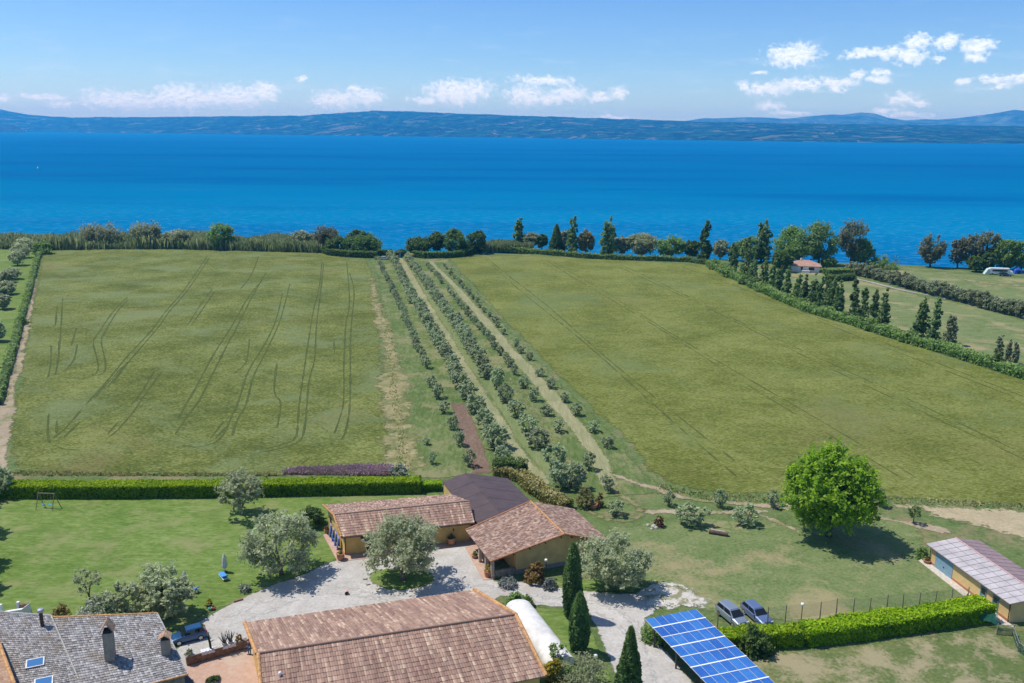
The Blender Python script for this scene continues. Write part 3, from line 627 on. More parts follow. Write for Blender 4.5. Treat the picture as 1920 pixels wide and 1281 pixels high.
# tractor lines pressed into the crop: pairs of narrow wheel marks
def rutmat(name, col):
    return groundmat(name, [tuple(c*0.75 for c in col), col, tuple(c*1.25 for c in col)], None, fine=0.8, streak=(0,1,1), bstr=0.8, feather=0.30, fn=0.9)
RUT = rutmat('pressed_wheat', (0.078,0.100,0.027)); RUTB = rutmat('pressed_barley', (0.088,0.105,0.026))
def Zc(p, x0, y0, k): return [(x0+a/k, y0+b/k) for a, b in p]
tr1 = [[(550,60),(430,235),(320,365),(250,460),(120,600),(0,745)],[(560,70),(450,235),(340,365),(285,445),(165,585),(0,780)],
 [(575,240),(500,345),(440,440)],[(590,250),(530,340),(465,435)],[(265,680),(185,810),(135,870)],[(305,685),(210,815),(145,910),(60,1010),(10,1050)],[(70,955),(0,1040)],
 [(830,60),(790,160),(730,240)],[(850,190),(770,290),(690,430),(600,570),(560,640),(480,790),(420,890),(390,950)],[(870,150),(790,290),(715,440),(650,560),(560,740),(510,840),(445,930),(370,1040)],
 [(960,260),(930,390),(880,510),(800,640),(760,720),(720,850),(680,940),(640,1030),(585,1080),(480,1105),(400,1085)],[(1000,210),(950,400),(890,540),(840,640),(800,720),(760,870),(715,950),(685,1045)],
 [(1175,90),(1160,230),(1130,350),(1105,500),(1075,700),(1050,880),(1035,1040),(985,1080),(850,1118)],[(1185,95),(1165,280),(1145,440),(1135,620),(1105,740),(1085,960),(1060,1060),(985,1100),(830,1135)],
 [(1310,90),(1325,300),(1305,440),(1295,640),(1295,780),(1290,880),(1270,950),(1240,1040)],[(1325,150),(1350,250),(1335,440),(1330,560),(1330,740),(1325,900),(1300,1030),(1270,1070)],
 [(640,960),(560,1065)],[(660,985),(590,1060)],[(1110,1160),(1055,1200)],[(930,640),(915,800),(950,860),(930,1000)],[(780,510),(760,640),(690,700)],[(1240,520),(1245,600)]]
tr2 = [[(960,630),(850,740),(740,900),(700,970),(730,1100),(735,1180),(690,1225),(600,1240),(470,1235)],[(961,650),(880,740),(790,890),(760,960),(790,1110),(785,1190),(730,1225)],
 [(430,700),(415,850)],[(470,640),(455,900),(440,1050)],[(575,860),(535,1000)],[(580,980),(555,1100),(480,1190)],[(385,990),(380,1130),(360,1240)],[(440,960),(440,1080),(415,1220)],[(960,1070),(800,1270)],[(961,1120),(850,1280)]]
tr3 = [[(260,925),(255,1040),(270,1090)],[(305,950),(300,1040)],[(440,900),(345,1010),(275,1065)],[(435,965),(335,1060)],[(620,700),(530,800),(450,890)],[(683,650),(560,780),(500,850)],[(300,1105),(360,1120),(440,1120)]]
n_ = 0
for grp, x0, y0, k in ((tr1,200,460,2.911),(tr2,0,400,4.004),(tr3,0,450,2.846)):
    for pl in grp:
        ribbon('wheel_track', Zc(pl,x0,y0,k), 0.62, 0.06+0.0015*(n_%9), RUT, sub=2.5, wob=0.35); n_ += 1
# parallel tramlines across the barley, running with the orchard rows
d0 = (G(997,701)-G(833,500)); d0 = Vector((d0.x,d0.y,0)).normalized(); s0 = Vector((-d0.y,d0.x,0))
if s0.x < 0: s0 = -s0
o0 = G(833,500)
fb_lo = [G(x,y) for x,y in [(1222,893),(1262,917),(1360,928),(1480,930),(1640,934),(1700,938),(1800,944),(1920,952),(2250,970)]]
fb_hi = [G(x,y) for x,y in [(836,482),(1000,479),(1180,489),(1330,497),(1400,534),(1460,562),(1520,587),(1600,609),(1680,636),(1760,659),(1920,710),(2150,770)]]
def in_field(q):
    lo = np.interp(q.x,[p.x for p in fb_lo],[p.y for p in fb_lo]); hi = np.interp(q.x,[p.x for p in fb_hi],[p.y for p in fb_hi])
    return lo+5 < q.y < hi-6
for i, off in enumerate((20,22,46,48,72,74,98,100,124,126,150,152,176,178)):
    P = []
    for j in range(60):
        t = -40+360*j/59; q = o0+d0*t+s0*(off+math.sin(j*0.23+off)*0.5)
        if in_field(q): P.append((q.x,q.y))
    if len(P) > 3: ribbon('wheel_track', P, 0.5, 0.06+0.001*i, RUTB, world=True, sub=3.0, wob=0.9)
# ------------------------------------------------------------------ foliage
def leaf_quads(C, size, rng, flatten=0.0, elong=1.6, vert=0.0, outward=None, ow=1.0, up=0.0):
    n = len(C)
    nrm = rng.normal(size=(n,3)); nrm[:,2] = nrm[:,2]*(1-flatten)+flatten*1.2
    if outward is not None: nrm = nrm*0.7+outward*ow+np.array([0,0,up])
    if vert: nrm[:,2] *= (1-vert)
    nrm /= np.linalg.norm(nrm,axis=1)[:,None]+1e-9
    t = rng.normal(size=(n,3)); 
    if vert: t[:,2] += 2.0*vert
    t -= nrm*np.sum(t*nrm,axis=1)[:,None]; t /= np.linalg.norm(t,axis=1)[:,None]+1e-9
    b = np.cross(nrm,t); s = size*(0.6+0.8*rng.random(n))[:,None]
    V = np.stack([C-t*s*elong*0.5, C+b*s*0.5-t*s*0.05, C+t*s*elong*0.5, C-b*s*0.5-t*s*0.05],1).reshape(-1,3)
    F = np.arange(4*n,dtype=np.int32).reshape(-1,4)
    return V, F
def crown_points(kind, w, h, n, rng):
    """leaf centres (z from 0 at crown base), in clumps with gaps between them"""
    r = w/2
    if kind == 'cypress':
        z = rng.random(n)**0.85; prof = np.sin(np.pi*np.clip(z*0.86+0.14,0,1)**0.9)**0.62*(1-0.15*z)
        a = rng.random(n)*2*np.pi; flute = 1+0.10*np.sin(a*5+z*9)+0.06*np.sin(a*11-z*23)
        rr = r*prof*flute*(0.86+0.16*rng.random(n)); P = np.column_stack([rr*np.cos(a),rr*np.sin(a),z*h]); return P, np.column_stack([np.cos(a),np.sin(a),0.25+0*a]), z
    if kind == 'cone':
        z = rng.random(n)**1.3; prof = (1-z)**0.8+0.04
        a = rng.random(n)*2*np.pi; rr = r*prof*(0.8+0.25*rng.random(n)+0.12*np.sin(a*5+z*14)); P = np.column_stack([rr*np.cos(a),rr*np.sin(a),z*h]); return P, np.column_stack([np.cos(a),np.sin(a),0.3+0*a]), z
    clumps = []
    if kind == 'poplar':
        ns = max(2, int(round(w/h*7))); sp = []
        for k in range(ns):
            a = 2*np.pi*k/ns+rng.random(); d = r*0.45*(0.5+rng.random()*0.6) if ns > 1 else 0
            sp.append((d*math.cos(a), d*math.sin(a), 1-0.28*rng.random()*(k>0), r*(0.52+0.2*rng.random())))
        nc = 120
        for _ in range(nc):
            x0,y0,top,rw = sp[rng.integers(ns)]; z = rng.random(); pr = math.sin(math.pi*min(1,(z*0.85+0.15)))**0.6*(1-0.35*z)
            a = rng.random()*2*np.pi; q = rw*pr*math.sqrt(rng.random())*0.8
            clumps.append((x0*(1-z*0.25)+q*math.cos(a), y0*(1-z*0.25)+q*math.sin(a), z*top*h, rw*0.46*(1-z*0.4), h*0.06))
    else:
        dens = {'round':70,'olive':46,'feather':60,'walnut':170,'bush':40,'sparse':26}[kind]
        for _ in range(dens):
            u = rng.normal(size=3); u /= np.linalg.norm(u); q = 0.45+0.55*rng.random()**0.45
            zc = (u[2]*q+1)/2
            if kind in ('bush',): zc = abs(u[2]*q)
            if kind == 'walnut': wide = (1-max(0,zc-0.32)**1.5*0.75) * (0.74+0.9*min(zc,0.3))
            elif kind == 'feather': wide = 0.55+0.55*zc
            else: wide = 1.0
            cr = r*{'round':0.26,'olive':0.24,'feather':0.2,'walnut':0.145,'bush':0.3,'sparse':0.2}[kind]*(0.7+0.6*rng.random())
            clumps.append((u[0]*q*r*wide*0.86, u[1]*q*r*wide*0.86, zc*h*0.92+h*0.03, cr, cr*(1.5 if kind=='feather' else 0.8)))
    cl = np.array(clumps); wgt = cl[:,3]**1.6
    nt_ = max(n//{'olive':12,'sparse':12,'walnut':12,'feather':9}.get(kind,7), min(n//3, 160)); ti = rng.choice(len(cl), nt_, p=wgt/wgt.sum())
    u = rng.normal(size=(nt_,3)); u /= np.linalg.norm(u,axis=1)[:,None]; q = (0.25+0.6*rng.random(nt_)**0.6)[:,None]
    tb = cl[ti,:3]+u*q*np.column_stack([cl[ti,3],cl[ti,3],cl[ti,4]])
    ct = np.array([0,0,h*0.35]); od = tb-ct; od /= np.linalg.norm(od,axis=1)[:,None]+1e-9
    dr = od*0.9+rng.normal(size=(nt_,3))*0.55+np.array([0,0,{'olive':0.55,'sparse':0.8,'feather':1.0,'poplar':1.3,'walnut':0.25}.get(kind,0.3)]); dr /= np.linalg.norm(dr,axis=1)[:,None]
    tl = r*{'olive':0.24,'sparse':0.30,'walnut':0.20,'feather':0.32,'poplar':0.22}.get(kind,0.16)*(0.5+rng.random(nt_))
    li = rng.integers(nt_, size=n); s_ = rng.random(n)**0.8; idx = ti[li]
    P = tb[li]+dr[li]*(tl[li]*s_)[:,None]+rng.normal(size=(n,3))*(r*{'walnut':0.035,'round':0.06,'bush':0.07}.get(kind,0.03))
    P[:,2] = np.maximum(P[:,2], 0.02)
    O = P-np.array([0,0,h*0.45]); O /= np.linalg.norm(O,axis=1)[:,None]+1e-9
    tt = (rng.random(nt_)[li]*0.6+0.4*s_)
    return P, O, tt
LM = {
 'olive': leafmat('olive_leaves', [(0.239, 0.274, 0.142), (0.376, 0.426, 0.232), (0.523, 0.567, 0.341), (0.733, 0.774, 0.517)], 0.55),
 'oliverow': leafmat('young_olive_leaves', [(0.23, 0.283, 0.147), (0.345, 0.411, 0.222), (0.477, 0.547, 0.319), (0.671, 0.729, 0.474)], 0.55, 0.35),
 'walnut': leafmat('fresh_green_leaves', [(0.104, 0.213, 0.019), (0.199, 0.347, 0.025), (0.325, 0.487, 0.034), (0.442, 0.609, 0.053)], 0.6),
 'hedge': leafmat('laurel_leaves', [(0.073, 0.155, 0.005), (0.171, 0.301, 0.006), (0.297, 0.447, 0.008), (0.43, 0.555, 0.016)], 0.45),
 'dark': leafmat('dark_broad_leaves', [(0.049, 0.098, 0.023), (0.092, 0.163, 0.038), (0.154, 0.241, 0.056), (0.218, 0.306, 0.088)], 0.5),
 'poplar': leafmat('poplar_leaves', [(0.083, 0.148, 0.046), (0.148, 0.247, 0.079), (0.247, 0.347, 0.118), (0.364, 0.446, 0.182)], 0.5),
 'reddish': leafmat('bronze_green_leaves', [(0.138, 0.15, 0.045), (0.23, 0.242, 0.081), (0.345, 0.311, 0.116), (0.461, 0.38, 0.161)], 0.5),
 'pale': leafmat('pale_willow_leaves', [(0.186, 0.218, 0.103), (0.29, 0.32, 0.166), (0.393, 0.423, 0.248), (0.517, 0.529, 0.34)], 0.55),
 'brownpale': leafmat('tamarisk_leaves', [(0.13,0.155,0.08),(0.20,0.22,0.12),(0.27,0.285,0.165),(0.38,0.37,0.24)], 0.6),
 'willow': leafmat('grey_willow_leaves', [(0.145, 0.19, 0.089), (0.246, 0.29, 0.151), (0.358, 0.402, 0.235), (0.469, 0.503, 0.324)], 0.55),
 'mid': leafmat('hedgerow_leaves', [(0.091, 0.168, 0.036), (0.168, 0.274, 0.063), (0.261, 0.389, 0.099), (0.377, 0.481, 0.156)], 0.5),
 'cypress': leafmat('cypress_scales', [(0.046, 0.099, 0.026), (0.088, 0.162, 0.042), (0.146, 0.235, 0.062), (0.223, 0.313, 0.093)], 0.35),
 'variegated': leafmat('variegated_ivy_leaves', [(0.077, 0.11, 0.022), (0.187, 0.198, 0.055), (0.33, 0.286, 0.088), (0.462, 0.418, 0.198)], 0.35),
 'rust': leafmat('russet_leaves', [(0.106, 0.079, 0.026), (0.198, 0.145, 0.04), (0.317, 0.198, 0.066), (0.436, 0.29, 0.132)], 0.5),
 'red': leafmat('dark_red_leaves', [(0.08,0.03,0.015),(0.14,0.05,0.025),(0.20,0.09,0.04)], 0.2),
 'yellow': leafmat('golden_leaves', [(0.198, 0.187, 0.017), (0.352, 0.308, 0.022), (0.506, 0.44, 0.044)], 0.35),
 'silver': leafmat('silver_leaves', [(0.15, 0.17, 0.15), (0.25, 0.27, 0.25), (0.38, 0.4, 0.38)], 0.4),
 'whiteflower': leafmat('white_flowering_leaves', [(0.07,0.11,0.04),(0.13,0.17,0.07),(0.35,0.37,0.30),(0.62,0.62,0.57)], 0.2),
 'reeds': leafmat('reed_blades', [(0.15,0.195,0.075),(0.22,0.265,0.11),(0.28,0.32,0.145),(0.36,0.385,0.20)], 0.5),
 'lavender': leafmat('lavender_spikes', [(0.189, 0.196, 0.098), (0.304, 0.224, 0.21), (0.42, 0.28, 0.322), (0.551, 0.392, 0.462)], 0.45),
 'weeds': leafmat('verge_weeds', [(0.136, 0.204, 0.051), (0.255, 0.306, 0.085), (0.408, 0.374, 0.153), (0.612, 0.527, 0.289)], 0.5),
}
def crown_mesh(name, kind, w, h, n, size, mat, seed, z0=0.0, parent=None):
    rng = np.random.default_rng(seed)
    P, O, t = crown_points(kind, w, h, n, rng)
    V, F = leaf_quads(P, size, rng, outward=O, ow=0.8 if kind == 'cypress' else 0.3, up=0.35 if kind in ('cypress','cone') else 0.75, vert=0.5 if kind == 'cypress' else 0.2 if kind == 'feather' else 0.0, elong=2.0 if kind in ('olive','feather','cypress') else 1.5)
    V[:,2] += z0
    return meshobj(name, V, F, LM[mat], parent, tint=np.clip(t*0.75+0.3*rng.random(n)-0.02,0,1))
def trunk_mesh(name, th, w, h, kind, seed, mat, rad=None, parent=None):
    rng = random.Random(seed); mb = MB(); r0 = rad or max(0.07, 0.022*h+0.012*w); top = th+h*0.55
    if kind in ('olive','sparse'):
        k = 3 if kind == 'olive' else 4
        mb.tube([(0,0,-0.15),(rng.uniform(-.1,.1),0,th*0.5),(0,rng.uniform(-.1,.1),th*0.8)], [r0*1.5,r0*1.05,r0*0.95], 9)
        for i in range(k):
            a = i*2*math.pi/k+rng.uniform(-.4,.4); d = w*rng.uniform(0.22,0.38)
            p1 = (d*0.35*math.cos(a), d*0.35*math.sin(a), th*1.05+h*0.12); p2 = (d*math.cos(a), d*math.sin(a), th+h*rng.uniform(0.45,0.65))
            mb.tube([(0,0,th*0.55),p1,p2], [r0*0.8,r0*0.5,r0*0.16], 7)
            for q in range(2):
                b = a+rng.uniform(-.9,.9); mb.tube([p1,(p1[0]+d*.6*math.cos(b),p1[1]+d*.6*math.sin(b),p1[2]+h*rng.uniform(.2,.4))], [r0*0.3,r0*0.08], 5)
    else:
        mb.tube([(0,0,-0.2),(0.02*h*rng.uniform(-1,1),0,th*0.6),(0,0.02*h*rng.uniform(-1,1),th+h*0.2),(0,0,top)], [r0*1.25,r0,r0*0.7,r0*0.2], 9)
        for i in range(7 if kind == 'walnut' else 4):
            a = i*2.4+rng.uniform(-.3,.3); z = th+h*rng.uniform(0.02,0.3); d = w*(0.3 if kind != 'poplar' else 0.15)
            mb.tube([(0,0,z-0.1*h*0.3),(d*.5*math.cos(a),d*.5*math.sin(a),z+h*.12),(d*math.cos(a),d*math.sin(a),z+h*.28)], [r0*0.5,r0*0.32,r0*0.08], 6)
    return mb.build(name, mat, parent, smooth=True)
_seed = [100]
def tree(name, label, cat, base, w, H, kind, mat, n, size, th=None, group=None, bark='bark', rz=0.0):
    """an Empty at the foot, a crown of leaves and a trunk with limbs"""
    _seed[0] += 1; s = _seed[0]
    th = H*0.18 if th is None else th
    o = thing(name, label, cat, base, rz, group)
    crown_mesh('crown', kind, w, H-th, n, size, mat, s, th*0.85, o)
    trunk_mesh('trunk', max(th,0.15), w, H-th, kind, s, M[bark], None, o)
    return o
def shrub(name, label, base, w, h, mat, n, size, cat='shrub', kind='bush', group=None):
    _seed[0] += 1
    o = crown_mesh(name, kind, w, h, n, size, mat, _seed[0]); o.location = base; o.rotation_euler = (0,0,_seed[0]*1.3)
    return tag(o, label, cat, group)
def hedge(name, label, line, width, height, mat, n, size, cat='hedge', bumpy=0.12, group=None, clumpy=0.0):
    """clipped hedge along a world polyline: leafy faces round a twiggy core"""
    _seed[0] += 1; rng = np.random.default_rng(_seed[0])
    P = np.array([(p[0],p[1]) for p in line], float); seg = np.diff(P,axis=0); L = np.linalg.norm(seg,axis=1); cum = np.concatenate([[0],np.cumsum(L)])
    def at(s, off):
        i = np.clip(np.searchsorted(cum,s,side='right')-1,0,len(L)-1); t = (s-cum[i])/L[i]
        T = seg[i]/L[i][:,None]; N = np.stack([-T[:,1],T[:,0]],1); return P[i]+seg[i]*t[:,None]+N*off[:,None], N, T
    W, H = width, height; ws = np.array([H,W,H,0.35*W]); pick = rng.choice(4, n, p=ws/ws.sum())
    s = rng.random(n)*cum[-1]; u = rng.random(n); off = np.zeros(n); z = np.zeros(n); on = np.zeros((n,3))
    off[pick==0] = -W/2; z[pick==0] = u[pick==0]*H
    off[pick==1] = (u[pick==1]-.5)*W; z[pick==1] = H
    off[pick==2] = W/2; z[pick==2] = u[pick==2]*H
    e = pick==3; s[e] = np.where(rng.random(e.sum())<.5, 0.0, cum[-1]); off[e] = (u[e]-.5)*W; z[e] = rng.random(e.sum())*H
    und = np.array([mnoise.noise(Vector((a*0.35,b*0.8,c*0.8+_seed[0]))) for a,b,c in zip(s,off,z)])
    big = np.array([mnoise.noise(Vector((a*0.22,7.0,_seed[0]*1.7))) for a in s])
    XY, N, T = at(s, off)
    sc_ = 1+clumpy*big+bumpy*und/np.maximum(H,0.5)*1.5
    XY = XY+N*(np.sign(off)*(pick!=1)*und*bumpy)[:,None]+N*(off*clumpy*big*0.6)[:,None]
    z = z*sc_+rng.normal(0,bumpy*0.35,n); z = np.maximum(z,0.03)
    on[pick==1] = (0,0,1)
    for k, sg in ((0,-1),(2,1)): on[pick==k,:2] = N[pick==k]*sg
    C = np.column_stack([XY,z])+rng.normal(0,bumpy*0.4,(n,3))
    V, F = leaf_quads(C, size, rng, outward=on*0.9)
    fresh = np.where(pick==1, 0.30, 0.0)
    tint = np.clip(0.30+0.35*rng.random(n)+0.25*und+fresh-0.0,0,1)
    # twiggy core
    k = max(2,int(cum[-1]/1.5)); ss = np.linspace(0.15,cum[-1]-0.15,k); cv = []; cf = []
    bb = np.array([1+clumpy*mnoise.noise(Vector((a*0.22,7.0,_seed[0]*1.7))) for a in ss])
    for o_, zz in ((-0.38,0.02),(-0.38,0.86),(0.38,0.86),(0.38,0.02)):
        q,_,_ = at(ss, np.full(k,o_*W)); cv.append(np.column_stack([q,zz*H*bb]))
    cv = np.stack(cv,1).reshape(-1,3); base = len(V)
    for i in range(k-1):
        for j in range(4):
            cf.append((base+i*4+j, base+i*4+(j+1)%4, base+(i+1)*4+(j+1)%4, base+(i+1)*4+j))
    cf += [(base,base+1,base+2,base+3),(base+4*(k-1)+3,base+4*(k-1)+2,base+4*(k-1)+1,base+4*(k-1))]
    o = meshobj(name, np.vstack([V,cv]), np.vstack([F,np.array(cf)]), LM[mat], tint=np.concatenate([tint,np.zeros(len(cf))]))
    return tag(o, label, cat, group)
def blades(name, area, n, hmin, hmax, wid, mat, label=None, clump=0.4, lean=0.45, kind='stuff'):
    """upright stems standing in a strip between two world lines"""
    _seed[0] += 1; rng = np.random.default_rng(_seed[0]); A, B = (np.array([(p[0],p[1]) for p in l]) for l in area)
    t = rng.random(n); k = np.linspace(0,1,len(A)); u = rng.random(n)
    a = np.column_stack([np.interp(t,k,A[:,i]) for i in (0,1)]); k = np.linspace(0,1,len(B)); b = np.column_stack([np.interp(t,k,B[:,i]) for i in (0,1)])
    q = a+(b-a)*u[:,None]
    hh = np.array([mnoise.noise(Vector((x*0.09,y*0.09,_seed[0]))) for x,y in q])
    h = hmin+(hmax-hmin)*np.clip(0.5+0.9*hh+rng.normal(0,0.16,n),0,1.25)
    ang = rng.random(n)*np.pi; d = np.column_stack([np.cos(ang),np.sin(ang)])*wid*(0.6+0.8*rng.random(n))[:,None]/2
    ln = rng.normal(0,lean,(n,2))*h[:,None]
    def z(c): return np.column_stack([q,np.full(n,0.0)]) if c is None else None
    V = np.stack([np.column_stack([q-d*0.6,np.zeros(n)]), np.column_stack([q+d*0.6,np.zeros(n)]), np.column_stack([q+d+ln,h*0.9]), np.column_stack([q-d*0.7+ln,h])],1).reshape(-1,3)
    o = meshobj(name, V, np.arange(4*n,dtype=np.int32).reshape(-1,4), LM[mat], tint=np.clip(0.5+0.5*hh+rng.normal(0,0.25,n),0,1))
    return tag(o, label, None, None, kind)
# ================================================================== BUILDINGS
UP = Vector((0,0,1))
def inset(a, b, d): a, b = Vector(a), Vector(b); return a+(b-a).normalized()*d
def gable_walls(name, mat, e0, e1, r0, r1, b0, b1, oh, parent, zb=-0.1, drop=0.16, ends=(0.5,0.5)):
    """wall shell under a two-pitch roof whose corners are e (front eave), r (ridge), b (back eave)"""
    e0,e1,r0,r1,b0,b1 = (Vector(v) for v in (e0,e1,r0,r1,b0,b1))
    def at(f, x):                                     # x along, f across (0 eave .. 1 ridge .. 2 back eave)
        e = e0.lerp(e1,x); r = r0.lerp(r1,x); b = b0.lerp(b1,x)
        return (e.lerp(r,f) if f <= 1 else r.lerp(b,f-1))-UP*drop
    L = (e1-e0).length; x0, x1 = ends[0]/L, 1-ends[1]/L
    fe = oh/(r0-e0).length; fb = 2-oh/(b0-r0).length
    mb = MB(); A = [at(fe,x0),at(fe,x1),at(fb,x1),at(fb,x0)]; g0, g1 = at(1,x0), at(1,x1)
    lo = [Vector((p.x,p.y,zb)) for p in A]
    mb.add(lo+A+[g0,g1], [(0,1,5,4),(2,3,7,6),(1,2,6,9,5),(3,0,4,8,7)])
    mb.build(name, mat, parent); return lo, A
def panel_on(name, mat, a, b, t0, t1, z0, z1, out, parent, depth=0.06, z_is_frac=False):
    """a flat-backed panel (door, shutter, window) on the wall line a-b between fractions t0..t1, standing `depth` proud"""
    a, b = Vector(a), Vector(b); n = Vector(((b-a).y, -(b-a).x, 0)).normalized()*out; p, q = a.lerp(b,t0), a.lerp(b,t1); mb = MB()
    def V(pt, z, k): v = pt+n*k; return (v.x,v.y,z)
    mb.hexa([V(p,z0,0.004),V(q,z0,0.004),V(q,z0,depth),V(p,z0,depth),V(p,z1,0.004),V(q,z1,0.004),V(q,z1,depth),V(p,z1,depth)])
    return mb.build(name, mat, parent)
# ---- long annex
t = thing('garden_annex', 'long yellow garden annex with low pink tiled roof facing the gravel yard', 'house')
AE = [G(640,1007.5,2.9), G(890,980,2.9)]; AR = [G(625.5,965.5,4.15), G(880,939.8,4.15)]; AB = [G(605.7,947.5,3.2), G(847,926.8,3.2)]
lo, A = gable_walls('wall', M['yellow'], AE[0],AE[1],AR[0],AR[1],AB[0],AB[1], 0.6, t)
rf = tile_slope('roof', M['tile_pink'], AE[0],AE[1],AR[1],AR[0], parent=t, row=0.5, step=0.045)
tile_slope('roof', M['tile_brown'], AB[1],AB[0],AR[0],AR[1], parent=t)
caps('ridge_cap', M['tile_brown'], AR[0]+UP*.06, AR[1]+UP*.06, 0.12, rf)
for a_, b_ in ((AE[0],AR[0]),(AR[0],AB[0])): caps('verge', M['edge_tile'], a_+UP*.05, b_+UP*.05, 0.16, rf)
mb = MB(); mb.tube([AE[0]-UP*0.08+Vector((.04,-.12,0)), AE[1]-UP*0.08+Vector((.04,-.12,0))], 0.075, 8); mb.build('gutter', M['dark_wood'], rf)
mb = MB(); mb.tube([A[0]+Vector((0.1,-0.12,-0.1)), Vector((A[0].x+0.1,A[0].y-0.12,0.1))], 0.06, 8); mb.build('downpipe', M['dark_wood'], t)
for t0, t1 in ((0.165,0.215),(0.40,0.45),(0.63,0.68)):
    panel_on('door', M['dark_wood'], lo[0], lo[1], t0, t1, 0.0, 2.1, 1, t)
panel_on('window', M['glass'], lo[0], lo[1], 0.50, 0.545, 1.0, 2.0, 1, t)
for t0, t1 in ((0.125,0.27),(0.36,0.49),(0.585,0.71)):     # little tiled porch roofs over the doors
    a_, b_ = lo[0].lerp(lo[1],t0), lo[0].lerp(lo[1],t1); n_o = Vector(((b_-a_).y,-(b_-a_).x,0)).normalized()
    tile_slope('porch_roof', M['tile_pink'], a_+n_o*1.0+UP*2.15, b_+n_o*1.0+UP*2.15, b_+UP*2.55, a_+UP*2.55, parent=t, under=0.06)
panel_on('shutter', M['dark_wood'], lo[3], lo[0], 0.12, 0.22, 0.0, 2.2, 1, t)
mb = MB(); lp = lo[0].lerp(lo[1],0.86)+Vector((0.03,-0.16,2.1)); mb.tube([lp+Vector((0,0.14,.1)),lp+UP*.1],0.03,6); mb.lathe(lp-UP*.2,[(0.05,0),(0.1,.22),(0.02,.3)],8); mb.build('wall_lantern', M['dark_metal'], t)
# terrace slab round it
def slab(name, pts, z, mat, h=0.12):
    mb = MB(); P = [G(*p,0) for p in pts]; n = len(P)
    mb.add([(p.x,p.y,z-h) for p in P]+[(p.x,p.y,z) for p in P], [tuple(range(n,2*n))]+[(i,(i+1)%n,n+(i+1)%n,n+i) for i in range(n)])
    o = mb.build(name, mat); return tag(o, kind='structure')
slab('annex_pavement', [(606,1004),(612,1002),(650,1040),(892,1010),(896,1022),(744,1041),(655,1052),(634,1056)], 0.10, GM['paving'])
slab('wing_pavement', [(872,1028),(892,1021),(934,1080),(924,1088),(906,1089)], 0.11, GM['paving'])
# ---- gabled wing
t = thing('gabled_wing', 'broad yellow gabled house with mottled brown tiled roof and shaded corner porch', 'house')
WL = [G(919.2,1053.6,2.75), G(873,994.5,2.75)]; WR = [G(1058,1002.4,4.75), G(994.6,940.4,4.75)]; WE = [G(1143,1015.5,2.75), G(1075.4,953.7,2.75)]
sl = tile_slope('roof', M['tile_brown'], WL[1],WL[0],WR[0],WR[1], parent=t, row=0.36)
tile_slope('roof', M['tile_brown'], WE[0],WE[1],WR[1],WR[0], parent=t, row=0.36)
caps('ridge_cap', M['edge_tile'], WR[0]+UP*.06, WR[1]+UP*.06, 0.13, sl)
for a_, b_ in ((WL[0],WR[0]),(WR[0],WE[0]),(WL[1],WR[1])): caps('verge', M['terracotta'], a_+UP*.04, b_+UP*.04, 0.13, sl)
# walls: gable front set back 0.7 m; the porch takes the first metres of the long side
def wp(f, x, z=None):                                  # f: 0 front .. 1 back, x: 0 left eave, 1 ridge, 2 right eave
    l = WL[0].lerp(WL[1],f); r = WR[0].lerp(WR[1],f); e = WE[0].lerp(WE[1],f)
    p = l.lerp(r,x) if x <= 1 else r.lerp(e,x-1)
    return Vector((p.x,p.y,p.z-0.17 if z is None else z))
f0, f1, xl, xp, xr = 0.075, 0.96, 0.045, 0.375, 1.90
mb = MB()
def shell(xa, xb, fa, fb):
    top = [wp(fa,xa),wp(fa,xb),wp(fb,xb),wp(fb,xa)]; lo_ = [Vector((p.x,p.y,-0.1)) for p in top]
    mb.add(lo_+top+[wp(fa,1),wp(fb,1)], [(0,1,5,8,4),(1,2,6,5),(2,3,7,9,6),(3,0,4,7)])
shell(xp, xr, f0, f1); mb.build('wall', M['ochre'], t)
mb = MB(); a_, b_ = wp(0.55,xl+0.05), wp(0.55,xp); mb.add([Vector((a_.x,a_.y,0)),Vector((b_.x,b_.y,0)),b_,a_],[(0,1,2,3)]); mb.build('porch_wall', M['ochre'], t)
mb = MB(); a_, b_ = wp(f0,xp,0)+Vector((0,-.03,0)), wp(f0,xr,0)+Vector((0,-.03,0)); n_o = Vector(((b_-a_).y,-(b_-a_).x,0)).normalized()
mb.hexa([a_+n_o*.004-UP*.05,b_+n_o*.004-UP*.05,b_+n_o*.05-UP*.05,a_+n_o*.05-UP*.05,a_+n_o*.004+UP*.6,b_+n_o*.004+UP*.6,b_+n_o*.05+UP*.6,a_+n_o*.05+UP*.6]); mb.build('plinth', flat('grey_plinth',(0.27,0.25,0.25),0.9,0.1), t)
mb = MB()
for f in (f0,0.30,0.55):
    p = wp(f, xl+0.01, 0); mb = MB(); mb.box((p.x,p.y,1.27),(0.38,0.38,2.6),R(20)); mb.build('porch_pillar', flat('pillar_plaster',(0.42,0.34,0.27),0.9,0.15) if f == f0 else bpy.data.materials['pillar_plaster'], t)
mb = MB(); a_, b_ = wp(f0,xl+0.05,0), wp(f0,xp-0.01,0); n_o = Vector(((b_-a_).y,-(b_-a_).x,0)).normalized()
mb.hexa([a_,b_,b_-n_o*.25,a_-n_o*.25,a_+UP*.95,b_+UP*.95,b_-n_o*.25+UP*.95,a_-n_o*.25+UP*.95]); mb.build('porch_parapet', M['stone_wall'], t)
panel_on('door', M['dark_wood'], wp(0.55,xl+0.1,0), wp(0.55,xp,0), 0.4, 0.65, 0.0, 2.1, 1, t)
mb = MB()
